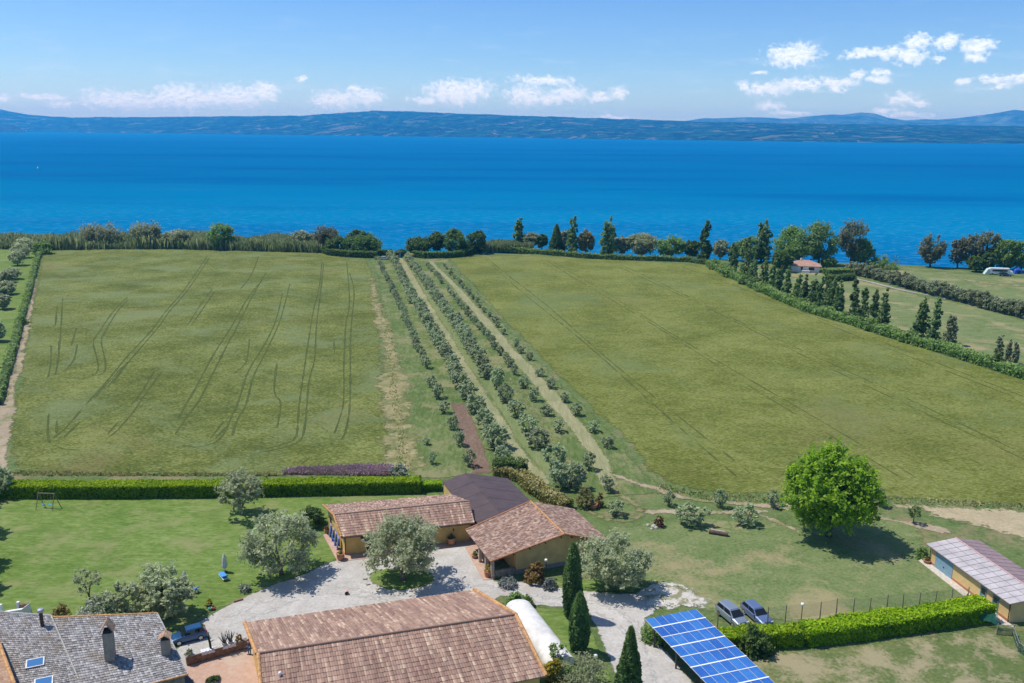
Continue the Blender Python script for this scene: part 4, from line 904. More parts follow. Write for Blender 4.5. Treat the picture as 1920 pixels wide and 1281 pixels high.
for i in range(8):
    x = 0.10+i*0.215
    p, q = wp(-0.005, x), wp(0.10, x); p -= UP*0.03; q -= UP*0.03
    mb = MB(); mb.hexa([p+Vector((-.06,0,-.14)),p+Vector((.06,0,-.14)),q+Vector((.06,0,-.14)),q+Vector((-.06,0,-.14)),p+Vector((-.06,0,0)),p+Vector((.06,0,0)),q+Vector((.06,0,0)),q+Vector((-.06,0,0))]); mb.build('rafter_end', M['dark_wood'], t)
panel_on('window', M['glass'], wp(f0,xr,0), wp(f1,xr,0), 0.4, 0.55, 1.0, 2.0, 1, t)
# ---- brown sheet canopy behind
M['brown_sheet'] = flat('brown_roof_sheet', (0.085,0.058,0.056), 0.55, 0.12, 0.7, spec=0.3)
t = thing('brown_canopy', 'dark brown low pitched sheet canopy between the annex and gabled wing', 'canopy')
CRg = [G(873,887,3.3), G(958,984,3.3)]; CLe = [G(829,904,2.7), G(912,1000,2.7)]; CRe = [G(952,897,2.7), G(1052,996,2.7)]
mb = MB()
def sheetslope(a, b, c, d, n=10):
    for i in range(n):
        x0, x1 = i/n, (i+0.985)/n; P = [Vector(a).lerp(b,x0),Vector(a).lerp(b,x1),Vector(d).lerp(c,x1),Vector(d).lerp(c,x0)]
        mb.hexa([p-UP*.06 for p in P]+[p+UP*(0.012*(i%2)) for p in P])
sheetslope(CLe[0],CLe[1],CRg[1],CRg[0]); sheetslope(CRe[1],CRe[0],CRg[0],CRg[1]); mb.build('roof', M['brown_sheet'], t)
caps('ridge_cap', M['brown_sheet'], CRg[0]+UP*.02, CRg[1]+UP*.02, 0.10, t, 2.0)
for p in (CLe[0],CRe[0],CLe[1],CRg[0]):
    q = inset(p, CRg[1], 0.4); mb = MB(); mb.box((q.x,q.y,q.z/2-.05),(0.12,0.12,q.z-.1)); mb.build('post', M['dark_wood'], t)
mb = MB(); a_, b_ = CLe[0]+Vector((0.25,-0.5,0)), CLe[0].lerp(CLe[1],0.5)+Vector((0.25,0,0)); mb.hexa([(a_.x,a_.y,0),(b_.x,b_.y,0),(b_.x+.2,b_.y,0),(a_.x+.2,a_.y,0),(a_.x,a_.y,2.55),(b_.x,b_.y,2.55),(b_.x+.2,b_.y,2.55),(a_.x+.2,a_.y,2.55)]); mb.build('side_wall', M['yellow'], t)
# ---- big tiled barn at the bottom
t = thing('tiled_barn', 'large yellow barn with long pink tiled double pitched roof beside the gravel drive', 'barn')
BF = [G(456,1168,3.8), G(889,1106,3.8)]; BR = [G(481,1226.8,5.8), G(967.3,1153,5.8)]; BN = [G(495,1374,3.8), G(1024.5,1268,3.8)]
gable_walls('wall', M['yellow'], BN[0],BN[1],BR[0],BR[1],BF[0],BF[1], 0.55, t, ends=(0.75,0.5))
rf = tile_slope('roof', M['tile_pink'], BN[0],BN[1],BR[1],BR[0], parent=t, pitch=0.245, row=0.58, amp=0.055, step=0.04)
tile_slope('roof', M['tile_pink'], BF[1],BF[0],BR[0],BR[1], parent=t, pitch=0.245, row=0.40)
caps('ridge_cap', M['tile_pink'], BR[0]+UP*.08, BR[1]+UP*.08, 0.14, rf)
for a_, b_ in ((BF[0],BR[0]),(BR[0],BN[0]),(BR[1],BN[1]),(BF[1],BR[1])): caps('verge', M['edge_tile'], a_+UP*.05+(Vector((.15,0,0)) if a_ in (BF[0],) or b_ is BN[0] else Vector((0,0,0))), b_+UP*.05, 0.19, rf)
p = G(525,1266,5.2); mb = MB(); mb.lathe(p-UP*.35,[(0.09,0),(0.09,0.5),(0.17,0.52),(0.12,0.68),(0.02,0.72)],10); mb.build('vent_cowl', M['white'], rf)
wl = [BN[0].lerp(BR[0],0.1)+Vector((.78,.1,0)), BR[0]+Vector((.78,.1,0)), BF[0].lerp(BR[0],.1)+Vector((.78,.1,0))]
panel_on('window', M['glass'], Vector((wl[1].x-.02,wl[1].y,0)), Vector((wl[0].x-.02,wl[0].y,0)), 0.25, 0.45, 1.3, 2.7, -1, t)
# ---- white polytunnel behind the barn
t = thing('white_polytunnel', 'white arched plastic tunnel tent standing along the end of the tiled barn', 'tunnel tent')
T0 = [G(948,1141,0.6), G(997,1139.5,0.6)]; T1 = [G(1025,1256,0.6), G(1080,1244,0.6)]
V, F, ns, na = [], [], 30, 12
for i in range(ns+1):
    a_, b_ = T0[0].lerp(T1[0],i/ns), T0[1].lerp(T1[1],i/ns); sag = 0.05*abs(math.sin(i*math.pi/5))
    for j in range(na+1):
        th = math.pi*j/na; p = a_.lerp(b_,(1-math.cos(th))/2); V.append((p.x,p.y,0.6+math.sin(th)**0.8*(1.15-sag)))
for i in range(ns):
    for j in range(na):
        q = i*(na+1)+j; F.append((q,q+1,q+na+2,q+na+1))
meshobj('cover', V, F, flat('white_sheeting',(0.66,0.65,0.63),0.6,0.13,0.9), t, smooth=True)
for k in (0,6,12,18,24,30):
    mb = MB(); mb.tube([Vector(V[k*(na+1)+j])-UP*0.03 for j in range(na+1)], 0.03, 6); mb.build('hoop', M['metal'], t)
for P in (T0,T1):
    pts = [P[0],P[1]]; mb = MB(); base = 0 if P is T0 else ns*(na+1); q = [Vector(V[base+j])-UP*.02 for j in range(na+1)]; d_ = (T1[0]-T0[0]).normalized()*(0.05 if P is T0 else -0.05)
    mb.add([x_+d_ for x_ in q],[tuple(range(na+1))]); mb.build('end_panel', M['white'], t)
for a_, b_ in ((T0[0],T1[0]),(T0[1],T1[1])):
    mb = MB(); mb.hexa([(a_.x-.02,a_.y,0),(b_.x-.02,b_.y,0),(b_.x+.02,b_.y,0),(a_.x+.02,a_.y,0),(a_.x-.02,a_.y,.6),(b_.x-.02,b_.y,.6),(b_.x+.02,b_.y,.6),(a_.x+.02,a_.y,.6)]); mb.build('side_panel', M['white'], t)
# ---- old farmhouse with lichened roofs
t = thing('old_farmhouse', 'old stone farmhouse with weathered grey tiled roofs and two chimney stacks', 'house')
FR = [G(100,1158,7.2), G(295,1150.5,7.2)]; FE = [G(141,1320,5.1), G(353,1265,5.1)]
rf = tile_slope('roof', M['tile_grey'], FE[0],FE[1],FR[1],FR[0], parent=t, pitch=0.22, row=0.33, amp=0.05, step=0.05)
caps('ridge_cap', M['edge_tile'], FR[0]+UP*.02, FR[1]+UP*.02, 0.12, rf)
BK = [FR[0]+Vector((-.1,.50,-.42)), FR[1]+Vector((-.1,.50,-.42))]
tile_slope('roof', M['tile_grey'], BK[1],BK[0],FR[0],FR[1], parent=t, pitch=0.25, row=0.34)
GR = [G(-120,1140,7.55), G(96,1155,7.55)]; GE = [G(-60,1330,5.4), G(152,1285,5.4)]
rg = tile_slope('roof', M['tile_grey'], GE[0],GE[1],GR[1],GR[0], parent=t, pitch=0.22, row=0.33, amp=0.05, step=0.05)
caps('ridge_cap', M['tile_grey'], GR[0]+UP*.02, GR[1]+UP*.02, 0.12, rg)
caps('verge', M['silver_tile'] if 'silver_tile' in M else M['stone'], GR[1]+UP*.04, GE[1]+UP*.04, 0.07, rg, 1.2)
caps('verge', M['stone'], FR[1]+UP*.03, FE[1]+UP*.03, 0.07, rf, 1.2)
tile_slope('roof', M['tile_grey'], GR[1]+Vector((-.1,.5,-.42)), GR[0]+Vector((-.1,.5,-.42)), GR[0], GR[1], parent=t, pitch=0.25, row=0.34)
lo, A = gable_walls('wall', M['stone_wall'], FE[0],FE[1],FR[0],FR[1],BK[0],BK[1], 0.3, t, ends=(0.2,0.3))
gable_walls('wall', M['stone_wall'], GE[0],GE[1],GR[0],GR[1],GR[0]+Vector((-.1,.5,-.42)),GR[1]+Vector((-.1,.5,-.42)), 0.3, t, ends=(0.2,0.3))
HZ = 6.2                                             # warmer roof running towards the viewer at the picture edge
H0, H1 = G(-8,1190,7.6), G(27,1285,7.6); HE = [G(-110,1215,6.2), G(-80,1320,6.2)]
rh = tile_slope('roof', M['tile_warm'], HE[0],HE[1],H1,H0, parent=t, pitch=0.25, row=0.36)
caps('verge', M['edge_tile'], H0+UP*.08, H1+UP*.08, 0.17, rh)
LE = [G(263,1272,4.0), G(352,1266,4.0)]; LN = [G(290,1330,3.2), G(400,1318,3.2)]   # lean-to below the eave, its shade put into the dark colour
lr = tile_slope('lean_to_roof', flat('shaded_sheet',(0.10,0.085,0.10),0.6,0.1), LN[0],LN[1],LE[1],LE[0], parent=t, pitch=0.6, row=3.0, amp=0.02)
caps('verge', M['edge_tile'], FE[0].lerp(FE[1],0.52)+UP*.02, FE[1]+UP*.02, 0.10, rf)
def on_roof(px, py, a, b, c):
    bpy.context.view_layer.update(); best_ = None
    for ro_ in (rf, rg):
        ok_, l_, n_, i_ = ro_.ray_cast(Vector((0,0,CAMH)), Vector(ray(px,py)).normalized())
        if ok_ and (best_ is None or l_.y < best_.y): best_ = l_
    if best_ is not None: return Vector(best_)
    return plane_hit(px, py, a, b, c)
def plane_hit(px, py, a, b, c):                          # pixel ray meets a roof plane
    a, b, c = Vector(a), Vector(b), Vector(c); n = (b-a).cross(c-a); d = Vector(ray(px,py)); o = Vector((0,0,CAMH)); return o+d*((a-o).dot(n)/d.dot(n))
def chimney(px, py, top, wd, parent):
    b = on_roof(px, py, FR[0], FR[1], FE[1]); h = 0.0
    while proj((b.x,b.y,b.z+h))[1] > top and h < 8: h += 0.02
    hb = h*0.70; mb = MB(); mb.box((b.x,b.y,b.z+(hb-0.6)/2),(wd,wd,hb+0.6),R(14)); st = mb.build('chimney', M['chimney'], parent)
    mb = MB(); ca, sa = math.cos(R(14)), math.sin(R(14))
    def L(x,y,z): return Vector((b.x+x*ca-y*sa, b.y+x*sa+y*ca, b.z+z))
    mb.box(L(0,0,hb+.12),(wd*.8,wd*.8,.26),R(14))
    mb.build('flue_opening', M['dark_open'], st)
    w2 = wd*.72; ro = h
    for s_ in (-1,1):
        tile_slope('chimney_hood', M['tile_warm'], L(s_*w2,-w2*s_,hb+.22), L(s_*w2,w2*s_,hb+.22), L(0,w2*s_,ro), L(0,-w2*s_,ro), pitch=.2, row=.25, amp=.03, under=.05, parent=st)
    return st
chimney(207.5, 1234, 1163, 0.86, t); chimney(312, 1223, 1187, 0.78, t)
b = on_roof(79.5, 1174, GR[0], GR[1], GE[1]); h = 0.0
while proj((b.x,b.y,b.z+h))[1] > 1144: h += .02
mb = MB(); mb.lathe(b-UP*.3,[(0.17,0),(0.17,h+.1)],10); fp = mb.build('flue_pipe', M['dark_wood'], t)
mb = MB(); mb.lathe(b,[(0.30,h-.2),(0.34,h-.05),(0.28,h+.08),(0.05,h+.12)],12); mb.build('flue_cap', M['metal'], fp)
for (px, py) in ((66,1244),(82,1280)):
    c = on_roof(px,py,GR[0],GR[1],GE[1]); u = (GE[1]-GE[0]).normalized(); v = (GR[1]-GE[1]).normalized(); v = (v-u*v.dot(u)).normalized(); n = u.cross(v); n = n if n.z > 0 else -n
    def fr(a, b2, c2, d2, z0, z1, nm, mt, par):
        mb = MB(); P = [c+u*a+v*b2, c+u*c2+v*b2, c+u*c2+v*d2, c+u*a+v*d2]; mb.hexa([p+n*z0 for p in P]+[p+n*z1 for p in P]); return mb.build(nm, mt, par)
    s_ = fr(-.78,-.55,.78,.55,-.05,.14,'skylight',M['metal'],t); fr(-.66,-.45,.66,.45,.141,.155,'pane',flat('sky_pane',(0.05,0.17,0.38),0.06,0.02,1.0,spec=1.0) if px == 66 else bpy.data.materials['sky_pane'],s_)
# ---- garage shed
t = thing('garage_shed', 'long low yellow garage shed with grey panel roof and blue up and over door', 'shed')
SE = [G(1737,1019.5,2.6), G(1893.5,1132.5,2.6)]; SR0 = G(1791.4,1008.5,3.35); dv = Vector((SE[1].x-SE[0].x, SE[1].y-SE[0].y, 0)); SR = [SR0, SR0+dv]
ax = (SR[0]-SE[0]); ax.z = 0; ax -= dv.normalized()*ax.dot(dv.normalized()); SB = [SR[0]+ax-UP*0.75, SR[1]+ax-UP*0.75]
SHG = flat('grey_panel_roof',(0.42,0.39,0.40),0.75,0.14,0.6); SHP = flat('mauve_panel_roof',(0.27,0.19,0.20),0.75,0.12,0.6); SEAM = flat('panel_seam',(0.22,0.19,0.19),0.8,0.1)
def panelroof(a, b, c, d, mat):
    mb = MB(); P = [Vector(p) for p in (a,b,c,d)]; mb.hexa([p-UP*.10 for p in P]+P); r_ = mb.build('roof', mat, t); mb = MB()
    for i in range(1,14): p, q = P[0].lerp(P[1],i/14), P[3].lerp(P[2],i/14); mb.tube([p+UP*.012,q+UP*.012],0.028,5)
    for j in (0.33,0.66): p, q = P[0].lerp(P[3],j), P[1].lerp(P[2],j); mb.tube([p+UP*.015,q+UP*.015],0.024,5)
    mb.build('seams', SEAM, r_); return r_
rf = panelroof(SE[0],SE[1],SR[1],SR[0],SHG); panelroof(SB[1],SB[0],SR[0],SR[1],SHP)
caps('ridge_cap', flat('pink_ridge',(0.50,0.34,0.33),0.8,0.1), SR[0]+UP*.03, SR[1]+UP*.03, 0.08, rf, 1.5)
lo, A = gable_walls('wall', flat('shed_plaster',(0.64,0.45,0.20),0.85,0.08,0.9,bmp=.1), SE[0],SE[1],SR[0],SR[1],SB[0],SB[1],0.45,t,drop=.12,ends=(0.55,0.3))
panel_on('base_band', flat('red_base_band',(0.42,0.16,0.09),0.85,0.1), lo[0], lo[1], 0.0, 1.0, 0.05, 0.35, 1, t, 0.02)
gd = panel_on('garage_door', M['blue_door'], lo[0], lo[1], 0.065, 0.30, 0.05, 2.2, 1, t, 0.05)
panel_on('door_handle', M['dark_metal'], lo[0], lo[1], 0.178, 0.19, 0.8, 0.95, 1, gd, 0.10)
for a_, b_ in ((0.655,0.725),(0.80,0.87)):
    d_ = panel_on('door', M['teal_door'], lo[0], lo[1], a_, b_, 0.05, 2.1, 1, t, 0.05); panel_on('pane', M['glass'], lo[0], lo[1], a_+.012, b_-.012, 1.2, 1.9, 1, d_, 0.06)
mb = MB(); mb.tube([SE[0]-UP*.05,SE[1]-UP*.05],.06,8); mb.build('gutter', SEAM, rf)
for q in (0,1): mb = MB(); mb.tube([A[q]+Vector((-.12,0,-.1)),Vector((A[q].x-.12,A[q].y,.1))],.055,8); mb.build('downpipe', M['dark_wood'], t)
slab('shed_pavement', [(1722,1052),(1732,1048),(1890,1168),(1905,1178),(1880,1172),(1828,1135)], 0.08, GM['kerb'])
# ---- lakeside villa
t = thing('lakeside_villa', 'white single storey villa with salmon tiled hipped roof among lakeside trees', 'house')
vc = G(1508,508); mv = mpp(vc)
def vbox(nm, c, w, d, h, mat): mb = MB(); mb.box((c.x,c.y,h/2),(w,d,h),R(-14)); return mb.build(nm, mat, t)
def hip(c, w, d, z0, z1, rz):
    ca, sa = math.cos(rz), math.sin(rz)
    def L(x,y,z): return Vector((c.x+x*ca-y*sa,c.y+x*sa+y*ca,z))
    a,b2,c2,d2 = L(-w/2,-d/2,z0),L(w/2,-d/2,z0),L(w/2,d/2,z0),L(-w/2,d/2,z0); r1,r2 = L(-w/2+d/2,0,z1),L(w/2-d/2,0,z1)
    k = tile_slope('roof', M['tile_warm2'], a,b2,r2,r1, pitch=.5,row=.6,parent=t); tile_slope('roof',M['tile_warm2'],c2,d2,r1,r2,pitch=.5,row=.6,parent=t)
    tile_slope('roof',M['tile_warm2'],b2,c2,r2+Vector((.05,.05,0)),r2,pitch=.5,row=.6,parent=t); tile_slope('roof',M['tile_warm2'],d2,a,r1,r1+Vector((.05,.05,0)),pitch=.5,row=.6,parent=t)
    mb = MB(); q = L(-w*.12,0,z1); mb.box((q.x,q.y,z1+.3),(.6,.6,1.0)); mb.build('chimney', M['white_wall'], t)
M['tile_warm2'] = tilemat('salmon_tiles', [(0.44,0.25,0.18),(0.52,0.31,0.23),(0.58,0.37,0.29)], None)
vbox('wall', vc, 11, 7.5, 2.6, M['white_wall']); hip(vc, 12.6, 9.0, 2.55, 4.4, R(-14))
wa = vc+Vector((-5.5*math.cos(R(-14))+3.75*math.sin(R(-14)), -5.5*math.sin(R(-14))-3.75*math.cos(R(-14)),0)); wb = wa+Vector((11*math.cos(R(-14)),11*math.sin(R(-14)),0))
for a_, b_ in ((0.34,0.42),(0.62,0.82)): wi = panel_on('window', M['white'], wa, wb, a_-.01, b_+.01, 0.8, 2.2, 1, t, .05); panel_on('pane', M['glass'], wa, wb, a_, b_, 0.9, 2.1, 1, wi, .06)
mb = MB(); p = wa.lerp(wb,0.5); mb.box((p.x,p.y-1.0,0.45),(3.0,1.4,0.9),R(-14)); mb.build('terrace', M['white_wall'], t)
# ---- thatched hut at the end of the lane
hb = G(752,482); t = thing('lakeside_hut', 'small dark wooden hut with turquoise door at the lake end of the lane', 'hut', hb)
mb = MB(); mb.box((0,0,1.1),(4.6,3.0,2.3)); mb.build('wall', M['dark_wood'], t)
mb = MB(); mb.lathe((0,0,2.2),[(2.9,0),(2.6,0.35),(1.5,1.0),(0.3,1.45)],14); mb.build('roof', LM['dark'], t)
mb = MB(); mb.box((-0.3,-1.53,1.0),(0.9,0.06,1.9)); mb.build('door', M['turquoise'], t)
for sx_ in (-2.6,2.6): mb = MB(); mb.box((sx_,-1.4,1.1),(0.25,0.25,2.3)); mb.build('gate_post', M['wood'], t)
# ================================================================== SOLAR CARPORT
t = thing('solar_carport', 'open carport roofed with rows of blue solar panels beside the drive', 'carport')
def cellmat():
    m, nt, out = newmat('solar_cells')
    pos = nt.nodes.new('ShaderNodeTexCoord').outputs['Object']
    uvn = nt.nodes.new('ShaderNodeUVMap').outputs[0]
    sp_ = nd(nt,'ShaderNodeSeparateXYZ',None,Vector=uvn)
    def gl(v, k, w_): return mth(nt,'LESS_THAN', mth(nt,'ABSOLUTE',mth(nt,'SUBTRACT',mth(nt,'FRACT',mth(nt,'MULTIPLY',v,k)),0.5)), w_)
    line = mth(nt,'MAXIMUM', mth(nt,'SUBTRACT',1.0,gl(sp_.outputs[0],6.0,0.46)), mth(nt,'SUBTRACT',1.0,gl(sp_.outputs[1],10.0,0.46)))
    wn = nd(nt,'ShaderNodeObjectInfo').outputs['Random']
    cl = noise(nt, nt.nodes.new('ShaderNodeNewGeometry').outputs['Position'], 1.2, 3.0, 0.6)
    f = mth(nt,'ADD',mth(nt,'MULTIPLY',wn,0.45),mth(nt,'MULTIPLY',cl,0.55))
    col = ramp(nt, f, [(0.25,(0.012,0.085,0.36)),(0.5,(0.022,0.13,0.44)),(0.8,(0.045,0.20,0.52))])
    col = mixc(nt, mth(nt,'MULTIPLY',line,0.5), col, (0.20,0.32,0.55))
    b = nd(nt,'ShaderNodeBsdfPrincipled',None,Base_Color=col,Roughness=0.18); b.inputs['Specular IOR Level'].default_value = 0.5
    nt.links.new(b.outputs[0], out.inputs[0]); return m
CELL = cellmat(); FRAME = flat('panel_frame',(0.55,0.58,0.62),0.4,0.04,2.0,metal=0.4)
c0, c1 = G(1209,1160.5,3.0), G(1304.5,1142,3.35); c2 = G(1320,1290,2.45)
q0 = G(1315,1304-24,3.0)
uvec = (c1-c0); u6 = uvec.length/6
e_l = G(1315.3,1271.8,2.35)                            # point on the lower long edge six rows down
vvec = (e_l-c0)/6.0; NR = 9
for r_ in range(NR):
    for k in range(6):
        o_ = c0+uvec*(k/6)+vvec*r_; gapv = 0.965; a_ = o_+uvec*.006; b_ = o_+uvec*(1/6-.006); P = [a_+vvec*(gapv),b_+vvec*gapv,b_+vvec*.03,a_+vvec*.03]
        mb = MB(); V = [p-UP*.045 for p in P]+list(P)
        pan = meshobj('solar_panel', V, [(3,2,1,0),(4,5,6,7),(0,1,5,4),(1,2,6,5),(2,3,7,6),(3,0,4,7)], CELL, t, uvs=[(0,0),(1,0),(1,1),(0,1)]*2)
    for k in range(7 if r_ == 0 else 0): pass
    p, q = c0+vvec*(r_+1-0.012)-uvec*.012, c0+uvec*1.012+vvec*(r_+1-0.012); wid = (0.075 if r_%2 == 0 else 0.045); dv_ = vvec.normalized()*wid
    mb = MB(); mb.hexa([x_-UP*.04 for x_ in (p-dv_,q-dv_,q+dv_,p+dv_)]+[x_+UP*.025 for x_ in (p-dv_,q-dv_,q+dv_,p+dv_)]); mb.build('rail', M['white'], t)
for k in range(7):
    p, q = c0+uvec*(k/6), c0+uvec*(k/6)+vvec*NR; dv_ = uvec.normalized()*.02; mb = MB(); mb.hexa([x_-UP*.06 for x_ in (p-dv_,q-dv_,q+dv_,p+dv_)][::-1]+[x_+UP*.012 for x_ in (p-dv_,q-dv_,q+dv_,p+dv_)][::-1]); mb.build('frame_bar', FRAME, t)
for k in (0.06,0.94):
    p, q = c0+uvec*k-UP*.2, c0+uvec*k+vvec*NR-UP*.2; mb = MB(); mb.tube([p,q],.10,6); mb.build('beam', M['dark_metal'], t)
for r_ in (0.6,3.0,5.6,8.2):
    for k in (0.1,0.9): p = c0+uvec*k+vvec*r_; mb = MB(); mb.box((p.x,p.y,(p.z-.2)/2),(.16,.16,p.z-.2)); mb.build('post', M['dark_metal'], t)
# ================================================================== CARS
def make_car(name, label, loc, heading, L, W, H, paint, style='hatch', cat='car'):
    """heading: direction of the bonnet in the ground plane; local +X is forward"""
    t = thing(name, label, cat, loc, heading)
    hl = L/2
    # lower body: rounded sections lofted along the car
    if style == 'sedan': top = [(-1,.52),(-.97,.80),(-.80,.92),(-.45,.95),(.38,.93),(.72,.83),(.93,.72),(1,.50)]
    else: top = [(-1,.55),(-.98,.85),(-.90,.98),(-.45,.97),(.40,.95),(.74,.86),(.94,.74),(1,.48)]
    ws = [.80,.90,.96,1,1,.98,.90,.76]
    V, F, S = [], [], 0
    for (x,zt), k in zip(top, ws):
        w2 = W/2*k; zt = zt*H/1.47*1.0; z0 = .22
        sec = [(-.86*w2,z0),(-w2,z0+.14),(-w2*1.0,zt*.62),(-.94*w2,zt*.93),(-.80*w2,zt),(0,zt*1.02),(.80*w2,zt),(.94*w2,zt*.93),(w2,zt*.62),(w2,z0+.14),(.86*w2,z0)]
        S = len(sec); V += [(x*hl,y,z) for y,z in sec]
    n = len(top)
    for i in range(n-1):
        for j in range(S):
            j2 = (j+1)%S; F.append((i*S+j,(i+1)*S+j,(i+1)*S+j2,i*S+j2))
    F += [tuple(range(S)),tuple(range((n-1)*S,n*S))[::-1]]
    body = meshobj('body', V, F, paint, t, smooth=False)
    bm = body.modifiers.new('soft','BEVEL'); bm.width = .03; bm.segments = 2; bm.limit_method = 'ANGLE'; bm.angle_limit = R(40)
    zb = .95*H/1.47; zr = H
    if style == 'sedan': xb0, xr0, xr1, xb1 = -.66*hl, -.34*hl, .12*hl, .46*hl
    elif style == 'mpv': xb0, xr0, xr1, xb1 = -.95*hl, -.78*hl, .18*hl, .58*hl
    else: xb0, xr0, xr1, xb1 = -.95*hl, -.72*hl, .12*hl, .46*hl
    wb, wr = W*.455, W*.36
    # glazed cabin
    def gl(nm, P): mb = MB(); mb.add(P,[(0,1,2,3)]); return mb.build(nm, M['glass'], t)
    def sidepts(s, x0, x1, za, zb_):
        def wy(z): return s*(wb+(wr-wb)*(z-zb)/(zr-zb))
        def xx(x, z): k = (z-zb)/(zr-zb); a, b = xb0+(xr0-xb0)*k, xb1+(xr1-xb1)*k; return a+(b-a)*x
        return [(xx(x0,za),wy(za),za),(xx(x1,za),wy(za),za),(xx(x1,zb_),wy(zb_),zb_),(xx(x0,zb_),wy(zb_),zb_)]
    mb = MB()                                           # cabin shell in paint (pillars and roof), windows set 8 mm proud
    mb.hexa([(xb0,-wb,zb-.05),(xb1,-wb,zb-.05),(xb1,wb,zb-.05),(xb0,wb,zb-.05),(xr0,-wr,zr-.03),(xr1,-wr,zr-.03),(xr1,wr,zr-.03),(xr0,wr,zr-.03)])
    cab = mb.build('cabin', paint, t); b2 = cab.modifiers.new('soft','BEVEL'); b2.width = .05; b2.segments = 2
    mb = MB(); xm = (xr0+xr1)/2; mb.hexa([(xr0-.02,-wr+.03,zr-.035),(xr1+.02,-wr+.03,zr-.035),(xr1+.02,wr-.03,zr-.035),(xr0-.02,wr-.03,zr-.035),(xr0+.05,-wr+.09,zr+.02),(xr1-.05,-wr+.09,zr+.02),(xr1-.05,wr-.09,zr+.02),(xr0+.05,wr-.09,zr+.02)]); mb.build('roof', paint, t)
    za, zc = zb+.06, zr-.09
    for s in (-1,1):
        for x0, x1 in ((.06,.46),(.50,.93)):
            P = [(x,y+s*.012,z) for x,y,z in sidepts(s,x0,x1,za,zc)]; gl('side_window', P if s < 0 else P[::-1])
    def cross(xb_, xr_, d):
        k0, k1 = (za-.02-zb)/(zr-zb), (zc+.02-zb)/(zr-zb)
        return [(xb_+(xr_-xb_)*k0+d, -(wb+(wr-wb)*k0)*.93, za-.02),(xb_+(xr_-xb_)*k0+d,(wb+(wr-wb)*k0)*.93,za-.02),(xb_+(xr_-xb_)*k1+d,(wb+(wr-wb)*k1)*.93,zc+.02),(xb_+(xr_-xb_)*k1+d,-(wb+(wr-wb)*k1)*.93,zc+.02)]
    gl('windscreen', cross(xb1,xr1,.015)); gl('rear_window', cross(xb0,xr0,-.015)[::-1])
    for sx in (.62,-.60):
        for s in (-1,1):
            mb = MB(); y = s*(W/2-.09); c = (sx*hl,y,.31)
            mb.tube([(c[0],y-.10,.31),(c[0],y+.10,.31)],.31,18); wh = mb.build('wheel', M['rubber'], t)
            mb = MB(); mb.tube([(c[0],y+s*.09,.31),(c[0],y+s*.112,.31)],.205,14); mb.build('rim', M['rim'], wh)
    for s in (-1,1):
        mb = MB(); mb.box((.925*hl,s*W*.34,.66*H/1.47),(.22,.30,.13)); mb.build('headlight', M['headlamp'], t)
        mb = MB(); mb.box((-.975*hl,s*W*.38,.80*H/1.47),(.10,.20,.24)); mb.build('tail_light', M['taillamp'], t)
        mb = MB(); mb.box((xb1-.28,s*(W/2+.06),zb+.06),(.14,.18,.12)); mb.build('mirror', paint, t)
    mb = MB(); mb.box((.985*hl,0,.36),(.08,W*.62,.16)); mb.build('grille', M['dark_metal'], t)
    mb = MB(); mb.box((-1.005*hl,0,.62),(.02,.5,.11)); mb.build('number_plate', M['white'], t)
    return t
a_, b_ = G(336.5,1211), G(377,1200.5); hd = math.atan2(a_.y-b_.y, a_.x-b_.x); mid = (a_+b_)/2; nrm = Vector((math.sin(hd),-math.cos(hd),0))
nrm = nrm if nrm.y > 0 else -nrm
make_car('hatchback_car', 'deep blue hatchback parked in the gravel yard by the grey tiled farmhouse', mid+nrm*.75, hd, 3.75, 1.62, 1.48, M['paint_blue'])
def carat(px_rear, px_front, *a, **k):
    r_, f_ = G(*px_rear), G(*px_front); c = (r_+f_)/2; return make_car(*a[:2], Vector((c.x,c.y,.07)), math.atan2(f_.y-r_.y, f_.x-r_.x), *a[2:], **k)
carat((1350,1145.5),(1394,1182), 'estate_car', 'silver grey people carrier on the grass, the nearer one to the solar carport', 4.4, 1.78, 1.62, M['paint_grey'], style='mpv')
carat((1397,1142),(1440,1180), 'saloon_car', 'steel blue saloon car on the grass behind the clipped hedge, by the silver one', 4.5, 1.78, 1.50, M['paint_steel'], style='hatch')
c = G(722,487); make_car('white_car', 'pale car parked under the dark garden hedge at the lake end of the orchard', c, R(8), 4.1, 1.7, 1.5, M['paint_white'])
c = G(1884,518); make_car('dark_car', 'dark green car parked on the shore meadow beside the white camper', c, R(-12), 4.3, 1.75, 1.55, M['paint_green'])
# camper with awning, tent, folding chairs far off on the shore
c = G(1872,515); t = thing('camper_van', 'long white camper van parked under the shore trees', 'camper', c, R(-10))
mb = MB(); mb.box((0,0,1.55),(7.6,2.3,2.2),0,.94); bd = mb.build('body', M['white'], t); mb = MB(); mb.box((4.3,0,1.0),(1.6,2.1,1.2),0,.8); mb.build('cab', M['white'], t)
mb = MB(); mb.box((0,-1.17,1.75),(5.6,.05,.7)); mb.build('window', M['glass'], t)
mb = MB(); mb.hexa([(-5.6,-1.2,.1),(-3.8,-1.2,.1),(-3.8,1.1,.1),(-5.6,1.1,.1),(-4.4,-1.2,2.2),(-3.8,-1.2,2.4),(-3.8,1.1,2.4),(-4.4,1.1,2.2)]); mb.build('awning', flat('pale_mint_awning',(.5,.62,.60),.8,.05), t)
for sx in (-2.6,2.9):
    for sy in (-1.05,1.05): mb = MB(); mb.tube([(sx,sy-.1,.35),(sx,sy+.1,.35)],.35,14); mb.build('wheel', M['rubber'], t)
c = G(1906,513); t = thing('blue_tent', 'small bright blue tent under the trees beyond the camper', 'tent', c)
